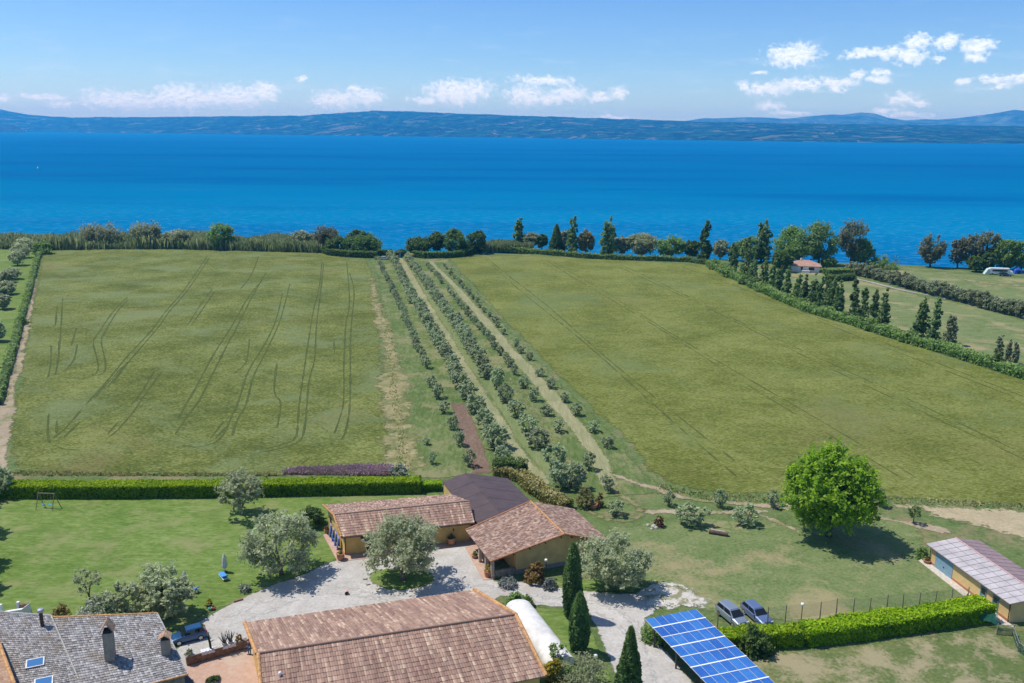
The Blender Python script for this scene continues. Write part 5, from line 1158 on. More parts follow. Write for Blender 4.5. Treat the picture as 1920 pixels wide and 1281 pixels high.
mb = MB(); mb.add([(-1.6,-1.6,0),(1.6,-1.6,0),(1.6,1.6,0),(-1.6,1.6,0),(-1.5,-1.5,1.5),(1.5,-1.5,1.5),(1.5,1.5,1.5),(-1.5,1.5,1.5),(0,-1,2.5),(0,1,2.5)],[(0,1,5,4),(1,2,6,5),(2,3,7,6),(3,0,4,7),(4,5,8),(5,6,9,8),(6,7,9),(7,4,8,9)]); mb.build('canopy', M['deep_blue'], t)
mb = MB(); mb.box((0,-1.61,.75),(1.1,.03,1.4)); mb.build('door_flap', M['dark_open'], t)
# kayaks by the hut
for i, (mt_, nm) in enumerate((('white','cream'),('kayak_orange','orange'),('kayak_yellow','yellow'))):
    c = G(767,484); mb = MB(); mb.tube([(-2.1,0,.1),(-1.7,0,.14),(-.8,0,.18),(.8,0,.18),(1.7,0,.14),(2.1,0,.1)],[.03,.18,.33,.33,.18,.03],10)
    o = thing('kayak', f'{nm} kayak on the rack by the lakeside hut, {("lowest","middle","topmost")[i]} of the three', 'kayak', (c.x+.2*i,c.y,.25+i*.62), R(-6))
    mb.build('hull', M[mt_], o, smooth=True); mb = MB(); mb.lathe((0,0,.46),[(.22,0),(.25,.06),(.20,.07)],12); mb.build('cockpit', M['dark_open'], o)
# buoy out on the lake
c = G(71,316,WZ); t = thing('buoy', 'small white buoy floating alone on the open lake', 'buoy', c)
mb = MB(); mb.lathe((0,0,-.3),[(.2,0),(1.0,.3),(1.2,.9),(.7,1.6),(.25,1.9)],14); mb.build('float', M['white'], t, smooth=True); mb = MB(); mb.lathe((0,0,1.5),[(.1,0),(.1,1.2),(.35,1.3),(.05,1.8)],10); mb.build('topmark', M['white'], t)
# ================================================================== FENCES, LAMPS, SMALL THINGS
tops = [(1347,1143.5),(1441.5,1138),(1475,1134),(1540,1128),(1570.6,1122),(1603,1121.5),(1633.5,1120.5),(1665.5,1114.5),(1695.3,1113),(1726.7,1110.5),(1756.8,1107.5),(1787,1103.5),(1817.7,1101)]
proto = None
for i, (x,y) in enumerate(tops):
    p = G(x,y,3.0); p.z = 0; lab = 'weathered wooden fence post standing up through the clipped hedge behind the solar carport'
    if proto is None:
        proto = thing('fence_post', 'weathered wooden post standing alone between the solar carport and silver car', 'post', p)
        mb = MB(); mb.tube([(0,0,-.2),(.02,0,1.5),(0,.02,3.0)],[.07,.065,.05],8); mb.build('shaft', M['wood'], proto); mb = MB(); mb.tube([(-.09,0,2.75),(.09,0,2.75)],.015,6); mb.build('wire_hook', M['metal'], proto)
    else: dup(proto, p, i*1.7, lab, 'posts of the tall wire fence in the hedge')
def netmat():
    m, nt, out = newmat('green_wire_net')
    d = nd(nt,'ShaderNodeBsdfDiffuse',None,Color=(0.10,0.20,0.16,1)); tr = nt.nodes.new('ShaderNodeBsdfTransparent')
    nt.links.new(nd(nt,'ShaderNodeMixShader',None,i0=0.16,i1=tr.outputs[0],i2=d.outputs[0]).outputs[0], out.inputs[0]); return m
M['net'] = netmat()
def net_between(name, label, pts, z0, z1, mat, cat='net'):
    mb = MB(); 
    for a, b in zip(pts[:-1],pts[1:]): mb.add([(a.x,a.y,z0),(b.x,b.y,z0),(b.x,b.y,z1),(a.x,a.y,z1)],[(0,1,2,3)])
    o = mb.build(name, mat); return tag(o, label, cat)
net_between('wire_net', 'fine see-through wire net strung along the wooden posts in the hedge', [G(x,y,3.0) for x,y in tops[1:]], 1.2, 2.9, M['net'])
DN = newmat('dark_green_net'); nt_ = DN[1]; d_ = nd(nt_,'ShaderNodeBsdfDiffuse',None,Color=(0.03,0.12,0.10,1)); tr_ = nt_.nodes.new('ShaderNodeBsdfTransparent'); nt_.links.new(nd(nt_,'ShaderNodeMixShader',None,i0=.55,i1=tr_.outputs[0],i2=d_.outputs[0]).outputs[0], DN[2].inputs[0])
t = thing('paddock_fence', 'low grey pole fence hung with green netting at the corner of the dry paddock', 'fence')
fp_ = [G(1868,1190),G(1898,1192),G(1908,1222),G(1924,1234),G(1960,1262)]
for i,(a,b) in enumerate(zip(fp_[:-1],fp_[1:])):
    mb = MB(); mb.tube([a+UP*1.15,b+UP*(1.2 if i != 0 else 1.3)],.04,6); mb.build('rail', M['metal'], t); mb = MB(); mb.tube([a+UP*.6,b+UP*.6],.035,6); mb.build('rail', M['wood'], t)
    V = []; k = 8
    for j in range(k+1): q = a.lerp(b,j/k); sg = .25*math.sin(j*1.9+i); V += [(q.x,q.y-.05,.05),(q.x+.1*math.sin(j*2.2),q.y-.1,.95+.2*sg)]
    meshobj('netting', V, [(2*j,2*j+2,2*j+3,2*j+1) for j in range(k)], DN[0], t)
for p in fp_: mb = MB(); mb.tube([p-UP*.2,p+Vector((.12,.05,1.35))],[.07,.055],8); mb.build('post', M['wood'], t)
V = []
for j in range(9):
    q = G(1808,1158).lerp(G(1868,1182),j/8); V += [(q.x,q.y-.4,.75+.15*math.sin(j*1.3)),(q.x+.2,q.y+.5,1.55+.25*math.sin(j*1.7+1))]
tag(meshobj('loose_netting', V, [(2*j,2*j+2,2*j+3,2*j+1) for j in range(8)], DN[0]), 'loose teal green netting thrown over the end of the clipped hedge by the shed', 'net')
def lamp(base, H, label):
    t = thing('garden_lamp', label, 'lamp', base, 0, 'white globe garden lamps'); mb = MB(); mb.lathe((0,0,0),[(.09,0),(.05,.15),(.04,H-.35)],10); mb.build('post', M['dark_metal'], t)
    mb = MB(); mb.lathe((0,0,H-.38),[(.06,0),(.18,.1),(.21,.22),(.17,.34),(.06,.40)],14); mb.build('globe', M['lamp_glass'], t, smooth=True); return t
p = G(1505,1133,3.05); lamp(Vector((p.x,p.y,0)), 3.2, 'white globe garden lamp on a tall pole rising from the clipped hedge')
p = G(1024,1049.5,2.5); lamp(Vector((p.x,p.y,0)), 2.6, 'white globe garden lamp standing before the gabled house wall')
p = G(1117,1229,1.3); lamp(Vector((p.x,p.y,0)), 1.4, 'low white globe garden lamp on the lawn between the cypresses')
# swing set
s1, s2 = G(66,957), G(99,958); H_ = 2.3; d_ = (s2-s1); rz = math.atan2(d_.y,d_.x); mid = (s1+s2)/2; Ls = d_.length/2
t = thing('swing_set', 'wooden garden swing with two blue seats on the lawn by the long hedge', 'swing', mid+Vector((0,1.0,0)), rz)
mb = MB(); mb.tube([(-Ls*.92,0,H_),(Ls*1.0,0,H_)],.07,8); mb.build('crossbar', M['wood'], t)
for x in (-Ls*.85,Ls*.95):
    for y in (-1.05,1.05): mb = MB(); mb.tube([(x*1.05,y,-.05),(x,0,H_)],.055,8); mb.build('leg', M['wood'], t)
for x in (-Ls*.4,Ls*.35):
    mb = MB(); mb.box((x,0,.55),(.5,.24,.05)); st_ = mb.build('seat', M['turquoise'], t)
    mb = MB(); mb.tube([(x-.22,0,.56),(x-.22,0,H_)],.015,5); mb.build('rope', M['metal'], st_); mb = MB(); mb.tube([(x+.22,0,.56),(x+.22,0,H_)],.015,5); mb.build('rope', M['metal'], st_)
# loungers and closed parasols
def lounger(base, rz, label):
    t = thing('sun_lounger', label, 'lounger', base, rz, 'blue sun loungers on the lawn')
    mb = MB(); mb.box((-.2,0,.38),(1.35,.68,.10)); mb.build('seat', M['blue_cloth'], t)
    mb = MB(); mb.hexa([(.45,-.34,.33),(1.05,-.34,.68),(1.05,.34,.68),(.45,.34,.33),(.42,-.34,.43),(1.0,-.34,.78),(1.0,.34,.78),(.42,.34,.43)]); mb.build('backrest', M['blue_cloth'], t)
    mb = MB(); mb.box((.1,0,.30),(1.9,.72,.05)); mb.build('frame', M['white'], t)
    for x in (-.75,.85):
        for y in (-.3,.3): mb = MB(); mb.tube([(x,y,0),(x,y,.3)],.03,6); mb.build('leg', M['white'], t)
def parasol(base, label):
    t = thing('closed_parasol', label, 'parasol', base, 0, 'closed parasols on the lawn')
    mb = MB(); mb.tube([(0,0,0),(0,0,2.5)],.03,8); mb.build('pole', M['wood'], t)
    V, F, n = [], [], 16; pr = [(.20,.62),(.30,.9),(.27,1.5),(.20,2.1),(.08,2.45),(.02,2.55)]
    for i,(r_,z) in enumerate(pr):
        for k in range(n): a = 2*math.pi*k/n; q = r_*(1+.22*(k%2)); V.append((q*math.cos(a),q*math.sin(a),z))
    for i in range(len(pr)-1):
        for k in range(n): F.append((i*n+k,i*n+(k+1)%n,(i+1)*n+(k+1)%n,(i+1)*n+k))
    meshobj('canopy', V, F, M['cream_cloth'], t)
    mb = MB(); mb.lathe((0,0,0),[(.34,0),(.34,.10),(.10,.14)],12); mb.build('base', M['dark_metal'], t)
lounger(G(419,1084),R(-55),'blue sun lounger alone on the lawn beside the tall closed parasol'); parasol(G(422,1073),'closed cream parasol on the lawn beside the single blue lounger')
lounger(G(336,1112),R(-60),'blue sun lounger half hidden by the olive crown near the farmhouse'); lounger(G(359,1109),R(-25),'blue sun lounger below the smaller closed parasol near the olive crown'); parasol(G(348,1106),'closed cream parasol rising behind two blue loungers near the farmhouse')
# sawn log
t = thing('tree_log', 'short sawn log lying on the grass below the young olives', 'log', G(1347,1003), R(-22)); mb = MB(); mb.tube([(-1.3,0,.32),(0,.02,.34),(1.3,0,.30)],[.36,.34,.31],12); mb.build('bark', M['bark'], t)
mb = MB(); mb.tube([(-1.33,0,.32),(-1.305,0,.32)],.31,12); mb.build('sawn_end', M['stone'], t); mb = MB(); mb.tube([(-1.1,0,.66),(.9,0,.64)],[.10,.08],6); mb.build('bare_top', flat('bare_wood',(.55,.42,.32),.8,.1), t)
# pots
def pot(base, r, h, label, plant=None, ph=0.5, pw=0.5, name='terracotta_pot', mat='terracotta', group=None):
    t = thing(name, label, 'pot', base, 0, group); mb = MB(); mb.lathe((0,0,0),[(r*.62,0),(r*.95,h*.45),(r*.9,h*.8),(r*1.05,h*.9),(r*1.05,h),(r*.9,h),(r*.85,h*.9)],14); mb.build('vessel', M[mat], t)
    mb = MB(); mb.lathe((0,0,h*.86),[(r*.84,0),(r*.5,.03)],12); mb.build('earth', M['bark'], t)
    if plant: _seed[0] += 1; crown_mesh('plant','bush',pw,ph,220,.13,plant,_seed[0],h*.88,t)
    return t
pot(G(639,1050),.55,1.0,'large terracotta jar at the corner of the annex terrace','mid',.4,.5)
pot(G(613,1000),.38,.6,'terracotta pot with plant on the far end of the annex terrace','rust',.6,.7)
pot(G(846,1022),.6,1.1,'big round terracotta jar with dark plant against the annex wall','dark',.7,.7)
pot(G(890,1047),.42,.55,'terracotta pot by the middle pillar of the shaded porch','mid',.5,.7)
pot(G(915,1082),.5,.9,'terracotta pot with yellow green plant at the porch corner pillar','yellow',.9,.9)
pot(G(1113,954),.6,.8,'broad terracotta pot on the grass between two dark shrubs')
pot(G(1738,1056),.5,.45,'shallow terracotta bowl at the corner of the garage shed','rust',.3,.6)
pot(G(392,1139),.35,.4,'dark pot with golden plant at the edge of the gravel drive','yellow',.9,.9,mat='dark_metal')
pot(G(394,1144.5),.22,.35,'small mint green pot on the gravel edge beside the golden plant',mat='mint')
pot(G(400,1143.5),.22,.3,'small red pot on the gravel edge beside the golden plant',mat='red')
pot(G(457,1137),.35,.3,'low brown pot with pale plant at the lawn edge','silver',.5,.9) if False else None
t = thing('tipped_pot','small terracotta pot lying on its side alone on the gravel drive','pot',G(650,1114),R(-75)); mb = MB(); mb.tube([(-.30,0,.24),(.05,0,.26),(.34,0,.27)],[.17,.25,.27],12); mb.build('vessel', flat('pink_terracotta',(.55,.33,.28),.8,.1), t); mb = MB(); mb.tube([(.338,0,.27),(.35,0,.27)],.21,12); mb.build('mouth', M['dark_open'], t)
mb = MB(); mb.box((0,0,.12),(1.1,.25,.22),R(35)); o = mb.build('stone_block', M['brick']); o.location = G(447,1127.5); tag(o,'brown stone block on the edge between lawn and gravel drive','stone')
# blue folded loungers leaning on the annex end wall
a_, b_ = G(605,1001.5), G(628,1035)
for i in range(4):
    p = G(610+4.6*i+6, 1006+8.2*i, 0)
    t = thing('folded_lounger','folded blue lounger leaning with others against the annex end wall','lounger',p,R(14),'folded blue loungers stacked at the annex')
    mb = MB(); mb.hexa([(.1,-.42,.05),(.2,-.42,.05),(.2,.42,.05),(.1,.42,.05),(.42,-.42,1.75),(.52,-.42,1.75),(.52,.42,1.75),(.42,.42,1.75)]); mb.build('cushion', M['deep_blue'], t)
    mb = MB(); mb.tube([(.03,-.44,0),(.38,-.44,1.8),(.38,.44,1.8),(.03,.44,0)],.025,6); mb.build('frame', M['white'], t)
# low garden wall by the barn, dressed with white cloths and plants
wa_, wb_ = G(351,1250), G(466,1216.5); wn_ = Vector(((wb_-wa_).y,-(wb_-wa_).x,0)).normalized(); rzw = math.atan2((wb_-wa_).y,(wb_-wa_).x); Lw = (wb_-wa_).length
t = thing('garden_wall','low brown brick garden wall with white cloths between farmhouse and barn','wall',wa_,rzw)
mb = MB(); mb.box((Lw/2,.3,.5),(Lw,.55,1.1)); mb.build('brickwork', M['brick'], t); mb = MB(); mb.box((Lw*.45,.3,1.08),(Lw*.92,.6,.07)); mb.build('coping', M['stone'], t)
def cloth(x0, x1, label):
    V, F, n, k = [], [], 14, 6
    for i in range(n+1):
        x = x0+(x1-x0)*i/n
        for j, (y,z) in enumerate(((-.03,.78),(-.03,.95),(.0,1.13),(.3,1.15),(.6,1.13),(.64,.85))): V.append((x+.05*math.sin(j*3+i),y-.04*math.sin(i*1.7+j),z+.05*math.sin(i*2.3+j*1.1)))
    for i in range(n):
        for j in range(k-1): q = i*k+j; F.append((q,q+k,q+k+1,q+1))
    o = meshobj('white_cloth', V, F, M['white_cloth']); o.location = wa_; o.rotation_euler = (0,0,rzw); return tag(o,label,'cloth')
cloth(Lw*.24,Lw*.45,'crumpled white cloth on the garden wall under the slender cactus'); cloth(Lw*.58,Lw*.80,'crumpled white cloth on the garden wall under the branching plants')
def onwall(f, z=1.14): p = wa_.lerp(wb_,f)-wn_*.3; return Vector((p.x,p.y,z))
t = thing('slender_cactus','slender dark columnar cactus on the white draped garden wall','cactus',onwall(.40)); mb = MB(); mb.tube([(0,0,0),(-.05,0,.7),(-.22,.02,1.5)],[.13,.13,.09],8); mb.build('stem', LM['dark'], t); mb = MB(); mb.tube([(-.06,0,.7),(.25,0,.95),(.42,0,1.05)],[.05,.04,.02],6); mb.build('side_arm', LM['dark'], t)
for f, lab in ((.62,'spiky grey succulent in the wider clump on the draped garden wall'),(.72,'spiky grey succulent beside its twin, closer to the barn')):
    t = thing('spiky_plant', lab, 'plant', onwall(f)); rg_ = random.Random(int(f*100))
    mb = MB()
    for i in range(9): a = i*.7; d = .25+.3*rg_.random(); mb.tube([(0,0,0),(d*.5*math.cos(a),d*.5*math.sin(a),.6),(d*math.cos(a),d*math.sin(a),1.0+.4*rg_.random())],[.06,.05,.025],5)
    mb.build('stems', LM['silver'], t); mb = MB(); mb.lathe((0,0,-.02),[(.2,0),(.28,.22),(.24,.24)],10); mb.build('pot', M['stone'], t)
shrub('rosette_plant','round grey green rosette plant on the farmhouse end of the garden wall',onwall(.05,1.1),.9,.7,'willow',260,.12,'plant'); shrub('rosette_plant','yellowish rosette plant on the garden wall beside the standing person',onwall(.86,1.1),.8,.9,'rust',240,.12,'plant')
slab('patio',[(340,1262),(351,1252),(466,1218),(478,1216),(495,1300),(500,1420),(300,1420)],.08,GM['paving'])
pot(G(402,1300),.75,1.5,'dark stone urn with a trailing plant on the terracotta patio','dark',.5,1.5,name='stone_urn',mat='dark_metal')
mb = MB(); 
# person by the wall
def person(base, rz, label):
    t = thing('person', label, 'person', base, rz)
    sk_ = [((0,0,.95),.15),((0,0,1.18),.14),((0,0,1.40),.17),((0,0,1.50),.07),((0,.01,1.60),.085),((0,.01,1.70),.095),((0,0,1.78),.06),
     ((.10,0,.90),.10),((.11,.02,.50),.075),((.11,0,.10),.05),((.11,.12,.04),.045),((-.10,0,.90),.10),((-.12,.0,.50),.075),((-.13,-.03,.10),.05),((-.13,.09,.04),.045),
     ((.20,0,1.42),.07),((.27,.02,1.15),.05),((.26,.12,.92),.035),((.26,.17,.84),.03),((-.20,0,1.42),.07),((-.27,.03,1.16),.05),((-.22,.18,1.0),.035),((-.20,.24,.95),.03)]
    ed = [(0,1),(1,2),(2,3),(3,4),(4,5),(5,6),(0,7),(7,8),(8,9),(9,10),(0,11),(11,12),(12,13),(13,14),(2,15),(15,16),(16,17),(17,18),(2,19),(19,20),(20,21),(21,22)]
    def skin(nm, keep, grow, mat, par, edges=ed):
        ids = sorted({i for e in edges for i in e if e in keep}); mp_ = {v:i for i,v in enumerate(ids)}
        me = bpy.data.meshes.new(nm); me.from_pydata([sk_[i][0] for i in ids],[(mp_[a],mp_[b]) for a,b in keep],[]); o = link(bpy.data.objects.new(nm,me)); o.parent = par
        m_ = o.modifiers.new('skin','SKIN'); m_.use_smooth_shade = True; s_ = o.modifiers.new('sub','SUBSURF'); s_.levels = s_.render_levels = 1
        for k_, i in enumerate(ids): me.skin_vertices[0].data[k_].radius = (sk_[i][1]*grow,)*2
        me.skin_vertices[0].data[0].use_root = True; me.materials.append(mat); return o
    skin('body', ed, 1.0, M['skin'], t)
    skin('jacket', [(0,1),(1,2),(2,15),(15,16),(16,17),(2,19),(19,20),(20,21)], 1.14, M['navy'], t)
    skin('trousers', [(0,7),(7,8),(8,9),(0,11),(11,12),(12,13)], 1.14, M['denim'], t)
    mb = MB(); mb.lathe((0,-.01,1.68),[(.098,0),(.115,.05),(.105,.11),(.06,.155),(.01,.165)],12); mb.build('hair', M['hair'], t, smooth=True)
    for x in (.11,-.13): mb = MB(); mb.box((x,.05,.04),(.11,.28,.09)); mb.build('shoe', M['dark_wood'], t)
person(G(468,1228)+UP*.09, R(160), 'person in dark navy top and blue jeans standing between garden wall and barn')
# white parapet beyond the farmhouse ridge
t = thing('white_parapet','white curved garden parapet wall with small posts seen over the farmhouse ridge','wall',G(35,1160)); pw_ = mpp(G(35,1160))
mb = MB(); 
pts = [(-2.6,-.9,.9),(-1.0,-.2,1.0),(.4,.1,1.1),(1.0,.6,1.5)]
for a,b in zip(pts[:-1],pts[1:]): mb.hexa([(a[0],a[1],0),(b[0],b[1],0),(b[0],b[1]+.35,0),(a[0],a[1]+.35,0),a,b,(b[0],b[1]+.35,b[2]),(a[0],a[1]+.35,a[2])])
mb.build('wall', M['white'], t)
for x,y in ((-2.2,.5),(-.5,1.1)): mb = MB(); mb.box((x,y,.75),(.3,.3,1.5)); mb.build('post', M['white'], t)
mb = MB(); mb.box((.3,.9,.8),(1.3,.5,1.2),R(15),.7); mb.build('planter', M['brick'], t)
# ================================================================== PLANTS NEAR THE HOUSES
def ptree(name, label, cat, bx, by, top, wpx, kind, mat, n, size, th=None, group=None, bark='bark'):
    b = G(bx,by); H = hgt(b, top); return tree(name, label, cat, b, wpx*mpp(b), H, kind, mat, n, size, th, group, bark)
ptree('walnut_tree','large round bright green tree standing alone on the meadow below the barley','tree',1553,1006,842,178,'walnut','walnut',24000,.33,2.0)
ptree('olive_tree','old open branched olive tree on the lawn before the long clipped hedge','olive tree',452,966,887,86,'olive','olive',5200,.20,1.7,bark='grey_bark')
ptree('olive_tree','big round olive tree on the lawn between hedge and gravel yard','olive tree',528,1077,972,132,'olive','olive',9500,.20,1.5,bark='grey_bark')
ptree('olive_tree','big round olive tree on its grass island in the gravel yard','olive tree',756,1088,978,142,'olive','olive',10000,.20,1.4,bark='grey_bark')
ptree('olive_tree','spreading olive tree by the gravel drive behind the tall cypress','olive tree',1150,1102,1006,128,'olive','olive',10000,.20,1.4,bark='grey_bark')
ptree('olive_tree','hard pruned olive tree with bare dark limbs on the lawn above the farmhouse roof','olive tree',168,1130,1066,52,'sparse','olive',900,.17,1.6,bark='grey_bark')
ptree('olive_tree','leaning olive tree with tall thin shoots behind the white flowering bush','olive tree',300,1136,1060,86,'sparse','olive',2600,.18,1.6,bark='grey_bark')
ptree('olive_tree','dense low olive crown over the blue hatchback beside the farmhouse gable','olive tree',318,1160,1092,88,'olive','olive',8500,.19,1.1,bark='grey_bark')
ptree('olive_tree','grey olive crown close behind the farmhouse chimney ridge','olive tree',246,1158,1092,70,'olive','olive',3600,.19,1.0,bark='grey_bark')
for i,(y,wd) in enumerate(((946,70),(1004,84),(1062,78),(1106,64))):
    b = G(-46,y); tree('olive_tree','olive tree at the lawn edge mostly seen by the shadow it throws','olive tree',b,wd*mpp(b),5.6,'olive','olive',4200,.22,1.6,'olive trees along the edge of the lawn',bark='grey_bark')
ptree('olive_tree','grey olive tree overlapping the far end of the long clipped hedge','olive tree',-8,934,880,58,'olive','olive',3200,.2,1.2,bark='grey_bark')
for (bx,by,top,wd,lab) in ((1072,1158,1020,33,'tallest cypress, behind the shorter one on the small lawn'),(1085,1224,1112,35,'middle cypress with cones on the small lawn by the white tunnel'),(1177,1330,1176,58,'pointed dark cypress at the gravel edge by the solar carport')):
    b = G(bx,by); H = hgt(b,top); o = thing('cypress_tree',lab,'cypress',b); _seed[0] += 1
    kind = 'cone' if bx == 1177 else 'cypress'
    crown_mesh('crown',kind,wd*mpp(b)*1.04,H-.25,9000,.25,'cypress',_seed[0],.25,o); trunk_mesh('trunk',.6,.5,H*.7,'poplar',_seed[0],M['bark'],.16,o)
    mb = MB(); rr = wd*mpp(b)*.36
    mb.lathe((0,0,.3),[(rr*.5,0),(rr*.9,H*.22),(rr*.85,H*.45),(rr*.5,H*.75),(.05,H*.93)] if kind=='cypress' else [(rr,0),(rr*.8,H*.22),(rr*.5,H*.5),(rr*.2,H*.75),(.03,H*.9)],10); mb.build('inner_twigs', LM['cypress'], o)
H1 = [G(-60,938),G(0,935.5),G(200,936),G(400,934),G(600,930),G(786,926.5)]
off_ = Vector((0,1.25,0)); hedge('clipped_hedge','long tall clipped laurel hedge between the lawn and the wheat',[p+off_ for p in H1],2.5,2.0,'hedge',34000,.24)
hedge('hedge_block','short low clipped hedge block at the end of the long hedge',[G(790,924)+off_*.8,G(826,922)+off_*.8],1.6,1.2,'hedge',1500,.2)
hedge('clipped_hedge','clipped hedge between the solar carport and the gap in the paddock hedge',[G(1352,1224)+off_*.7,G(1500,1212)+off_*.7],1.9,1.75,'hedge',9000,.22,bumpy=.2)
hedge('clipped_hedge','long clipped hedge with a bulge running from the gap to the garage shed',[G(1512,1212)+off_*.8,G(1660,1193)+off_*.8,G(1800,1172)+off_*.8,G(1856,1163)+off_*.8],2.4,1.75,'hedge',22000,.22,bumpy=.2,clumpy=.15)
S = shrub
S('dark_shrub','dark glossy shrub bulging from the hedge behind the solar panels',G(1415,1222),3.6,2.9,'dark',2600,.2)
S('dark_shrub','dark rounded shrub on the lawn at the annex gable corner',G(586,986),3.6,2.9,'dark',2600,.2)
S('bronze_shrub','bronze red feathery shrub against the gabled house wall',G(1003,1092),2.6,2.7,'rust',1900,.2)
S('silver_shrub','low grey green shrub at the gravel edge below the porch',G(952,1100),2.3,1.1,'silver',900,.15)
S('silver_shrub','round silvery shrub beside the bronze shrub at the gravel edge',G(1031,1103),1.9,1.4,'silver',900,.15)
S('golden_shrub','golden yellow shrub at the barn corner below the white tunnel',G(1037,1292),2.4,3.6,'yellow',2200,.17)
S('leafy_shrub','large pale green shrub below the white tunnel end',G(1092,1296),5.6,3.4,'pale',4600,.17)
S('leafy_shrub','dark green shrub between the golden shrub and the pale one',G(1064,1290),2.6,2.9,'mid',1600,.17)
b = G(1046,1262); tree('tall_rose','straggly rose bush rising in front of the white tunnel cover','rose bush',b,2.0,3.8,'sparse','mid',420,.17,1.6)
S('leafy_shrub','green shrub at the top end of the white tunnel',G(964,1138),2.6,1.9,'mid',1300,.17)
S('leafy_shrub','smaller green shrub beside the top arch of the white tunnel',G(985,1137),2.0,1.5,'mid',900,.17)
S('round_shrub','green rounded shrub at the head of the solar carport',G(1228,1199),3.4,1.6,'mid',2300,.17)
S('white_flower_bush','white flowering bush along the farmhouse ridge line',G(196,1158),5.6,2.2,'whiteflower',3000,.17)
S('leafy_shrub','deep green upright shrub between the olive crowns on the lawn',G(280,1133),3.6,3.0,'dark',2600,.17)
S('golden_shrub','small yellow green bush just above the farmhouse ridge',G(117,1158),2.0,1.6,'rust',800,.15)
S('pale_shrub','pale small shrub at the lawn edge near the gravel',G(459,1109),1.5,1.1,'whiteflower',500,.14)
S('white_flower_bush','white flowering shrub at the end of the long clipped hedge',G(748,893),3.0,1.8,'whiteflower',1400,.2)
S('russet_shrub','dark russet shrub on the slope behind the gabled house',G(1097,950),3.0,3.2,'reddish',1500,.2)
S('russet_shrub','narrow russet shrub beside the broad terracotta pot',G(1124,950),1.3,2.4,'rust',500,.18)
S('red_shrub','small dark red shrub in the rockery on the grass',G(1235,987),1.5,1.6,'red',600,.15)
for i,(x,y,r_) in enumerate(((1226,989,.42),(1230,991,.33),(1215,986,.3),(1222,993,.25))):
    mb = MB(); _rk = random.Random(i); mb.lathe((0,0,0),[(r_*.8,0),(r_,r_*.4),(r_*.6,r_*.9),(.05,r_)],7); o = mb.build('rockery_stone', M['stone']); o.location = G(x,y); o.rotation_euler = (0,0,i); tag(o,'pale rockery stone at the foot of the small dark red shrub','stone','rockery stones')
S('dark_shrub','low dark shrub by the garage shed end wall',G(1728,1046),1.8,1.6,'mid',700,.16)
b = G(1712,982); tree('young_tree','small young tree with bare trunk on the path above the shed','young tree',b,1.9,2.9,'round','poplar',420,.2,1.2)
b = G(1648,950); tree('young_tree','small young tree half behind the big green tree','young tree',b,1.6,3.2,'round','willow',380,.2,1.2)
IV = [G(927,893),G(960,893),G(985,905),G(1010,928),G(1040,946),G(1062,957)]
hedge('ivy_bank','variegated ivy bank along the brown canopy and gabled house',IV,2.4,1.4,'variegated',5200,.24,bumpy=.3,clumpy=.2)
hedge('ivy_bank','dark green ivy hedge at the top corner of the brown canopy',[G(925,888),G(965,887),G(982,892)],2.0,2.2,'dark',2000,.22,bumpy=.25)
blades('lavender_strip', ([G(530,890),G(650,892),G(742,893)],[G(560,880),G(650,876),G(735,878)]), 4200, .25, .75, .18, 'lavender', 'strip of purple flowering lavender between hedge and wheat')
blades('verge_weeds', ([G(0,893),G(250,893),G(520,893)],[G(0,885),G(250,889),G(520,890)]), 1100, .2, .5, .25, 'weeds', 'rough verge grass along the foot of the wheat')
blades('path_weeds', ([G(1230,917),G(1330,940),G(1460,944),G(1600,946),G(1760,946),G(1920,957)],[G(1240,909),G(1330,926),G(1460,928),G(1600,928),G(1760,937),G(1920,948)]), 900, .15, .45, .3, 'weeds', 'taller rough grass along the edge of the barley')
blades('field_dry_grass', ([G(700,560),G(722,640),G(728,720),G(740,800),G(742,885)],[G(716,560),G(740,640),G(745,720),G(760,800),G(775,885)]), 700, .15, .4, .3, 'weeds', 'dry tufted grass strip beside the wheat')
# flat stones round the two yard olives
for i in range(14):
    a = i*.45; mb = MB(); mb.box((0,0,.09),(.55,.4,.16),0,.8); o = mb.build('edging_stone', M['stone']); c = G(755,1086); o.location = (c.x+4.7*math.cos(a+3.2),c.y+3.1*math.sin(a+3.2),.05); o.rotation_euler = (0,0,a); tag(o,'grey edging stone round the grass island of the yard olive','stone','edging stones of the grass island')
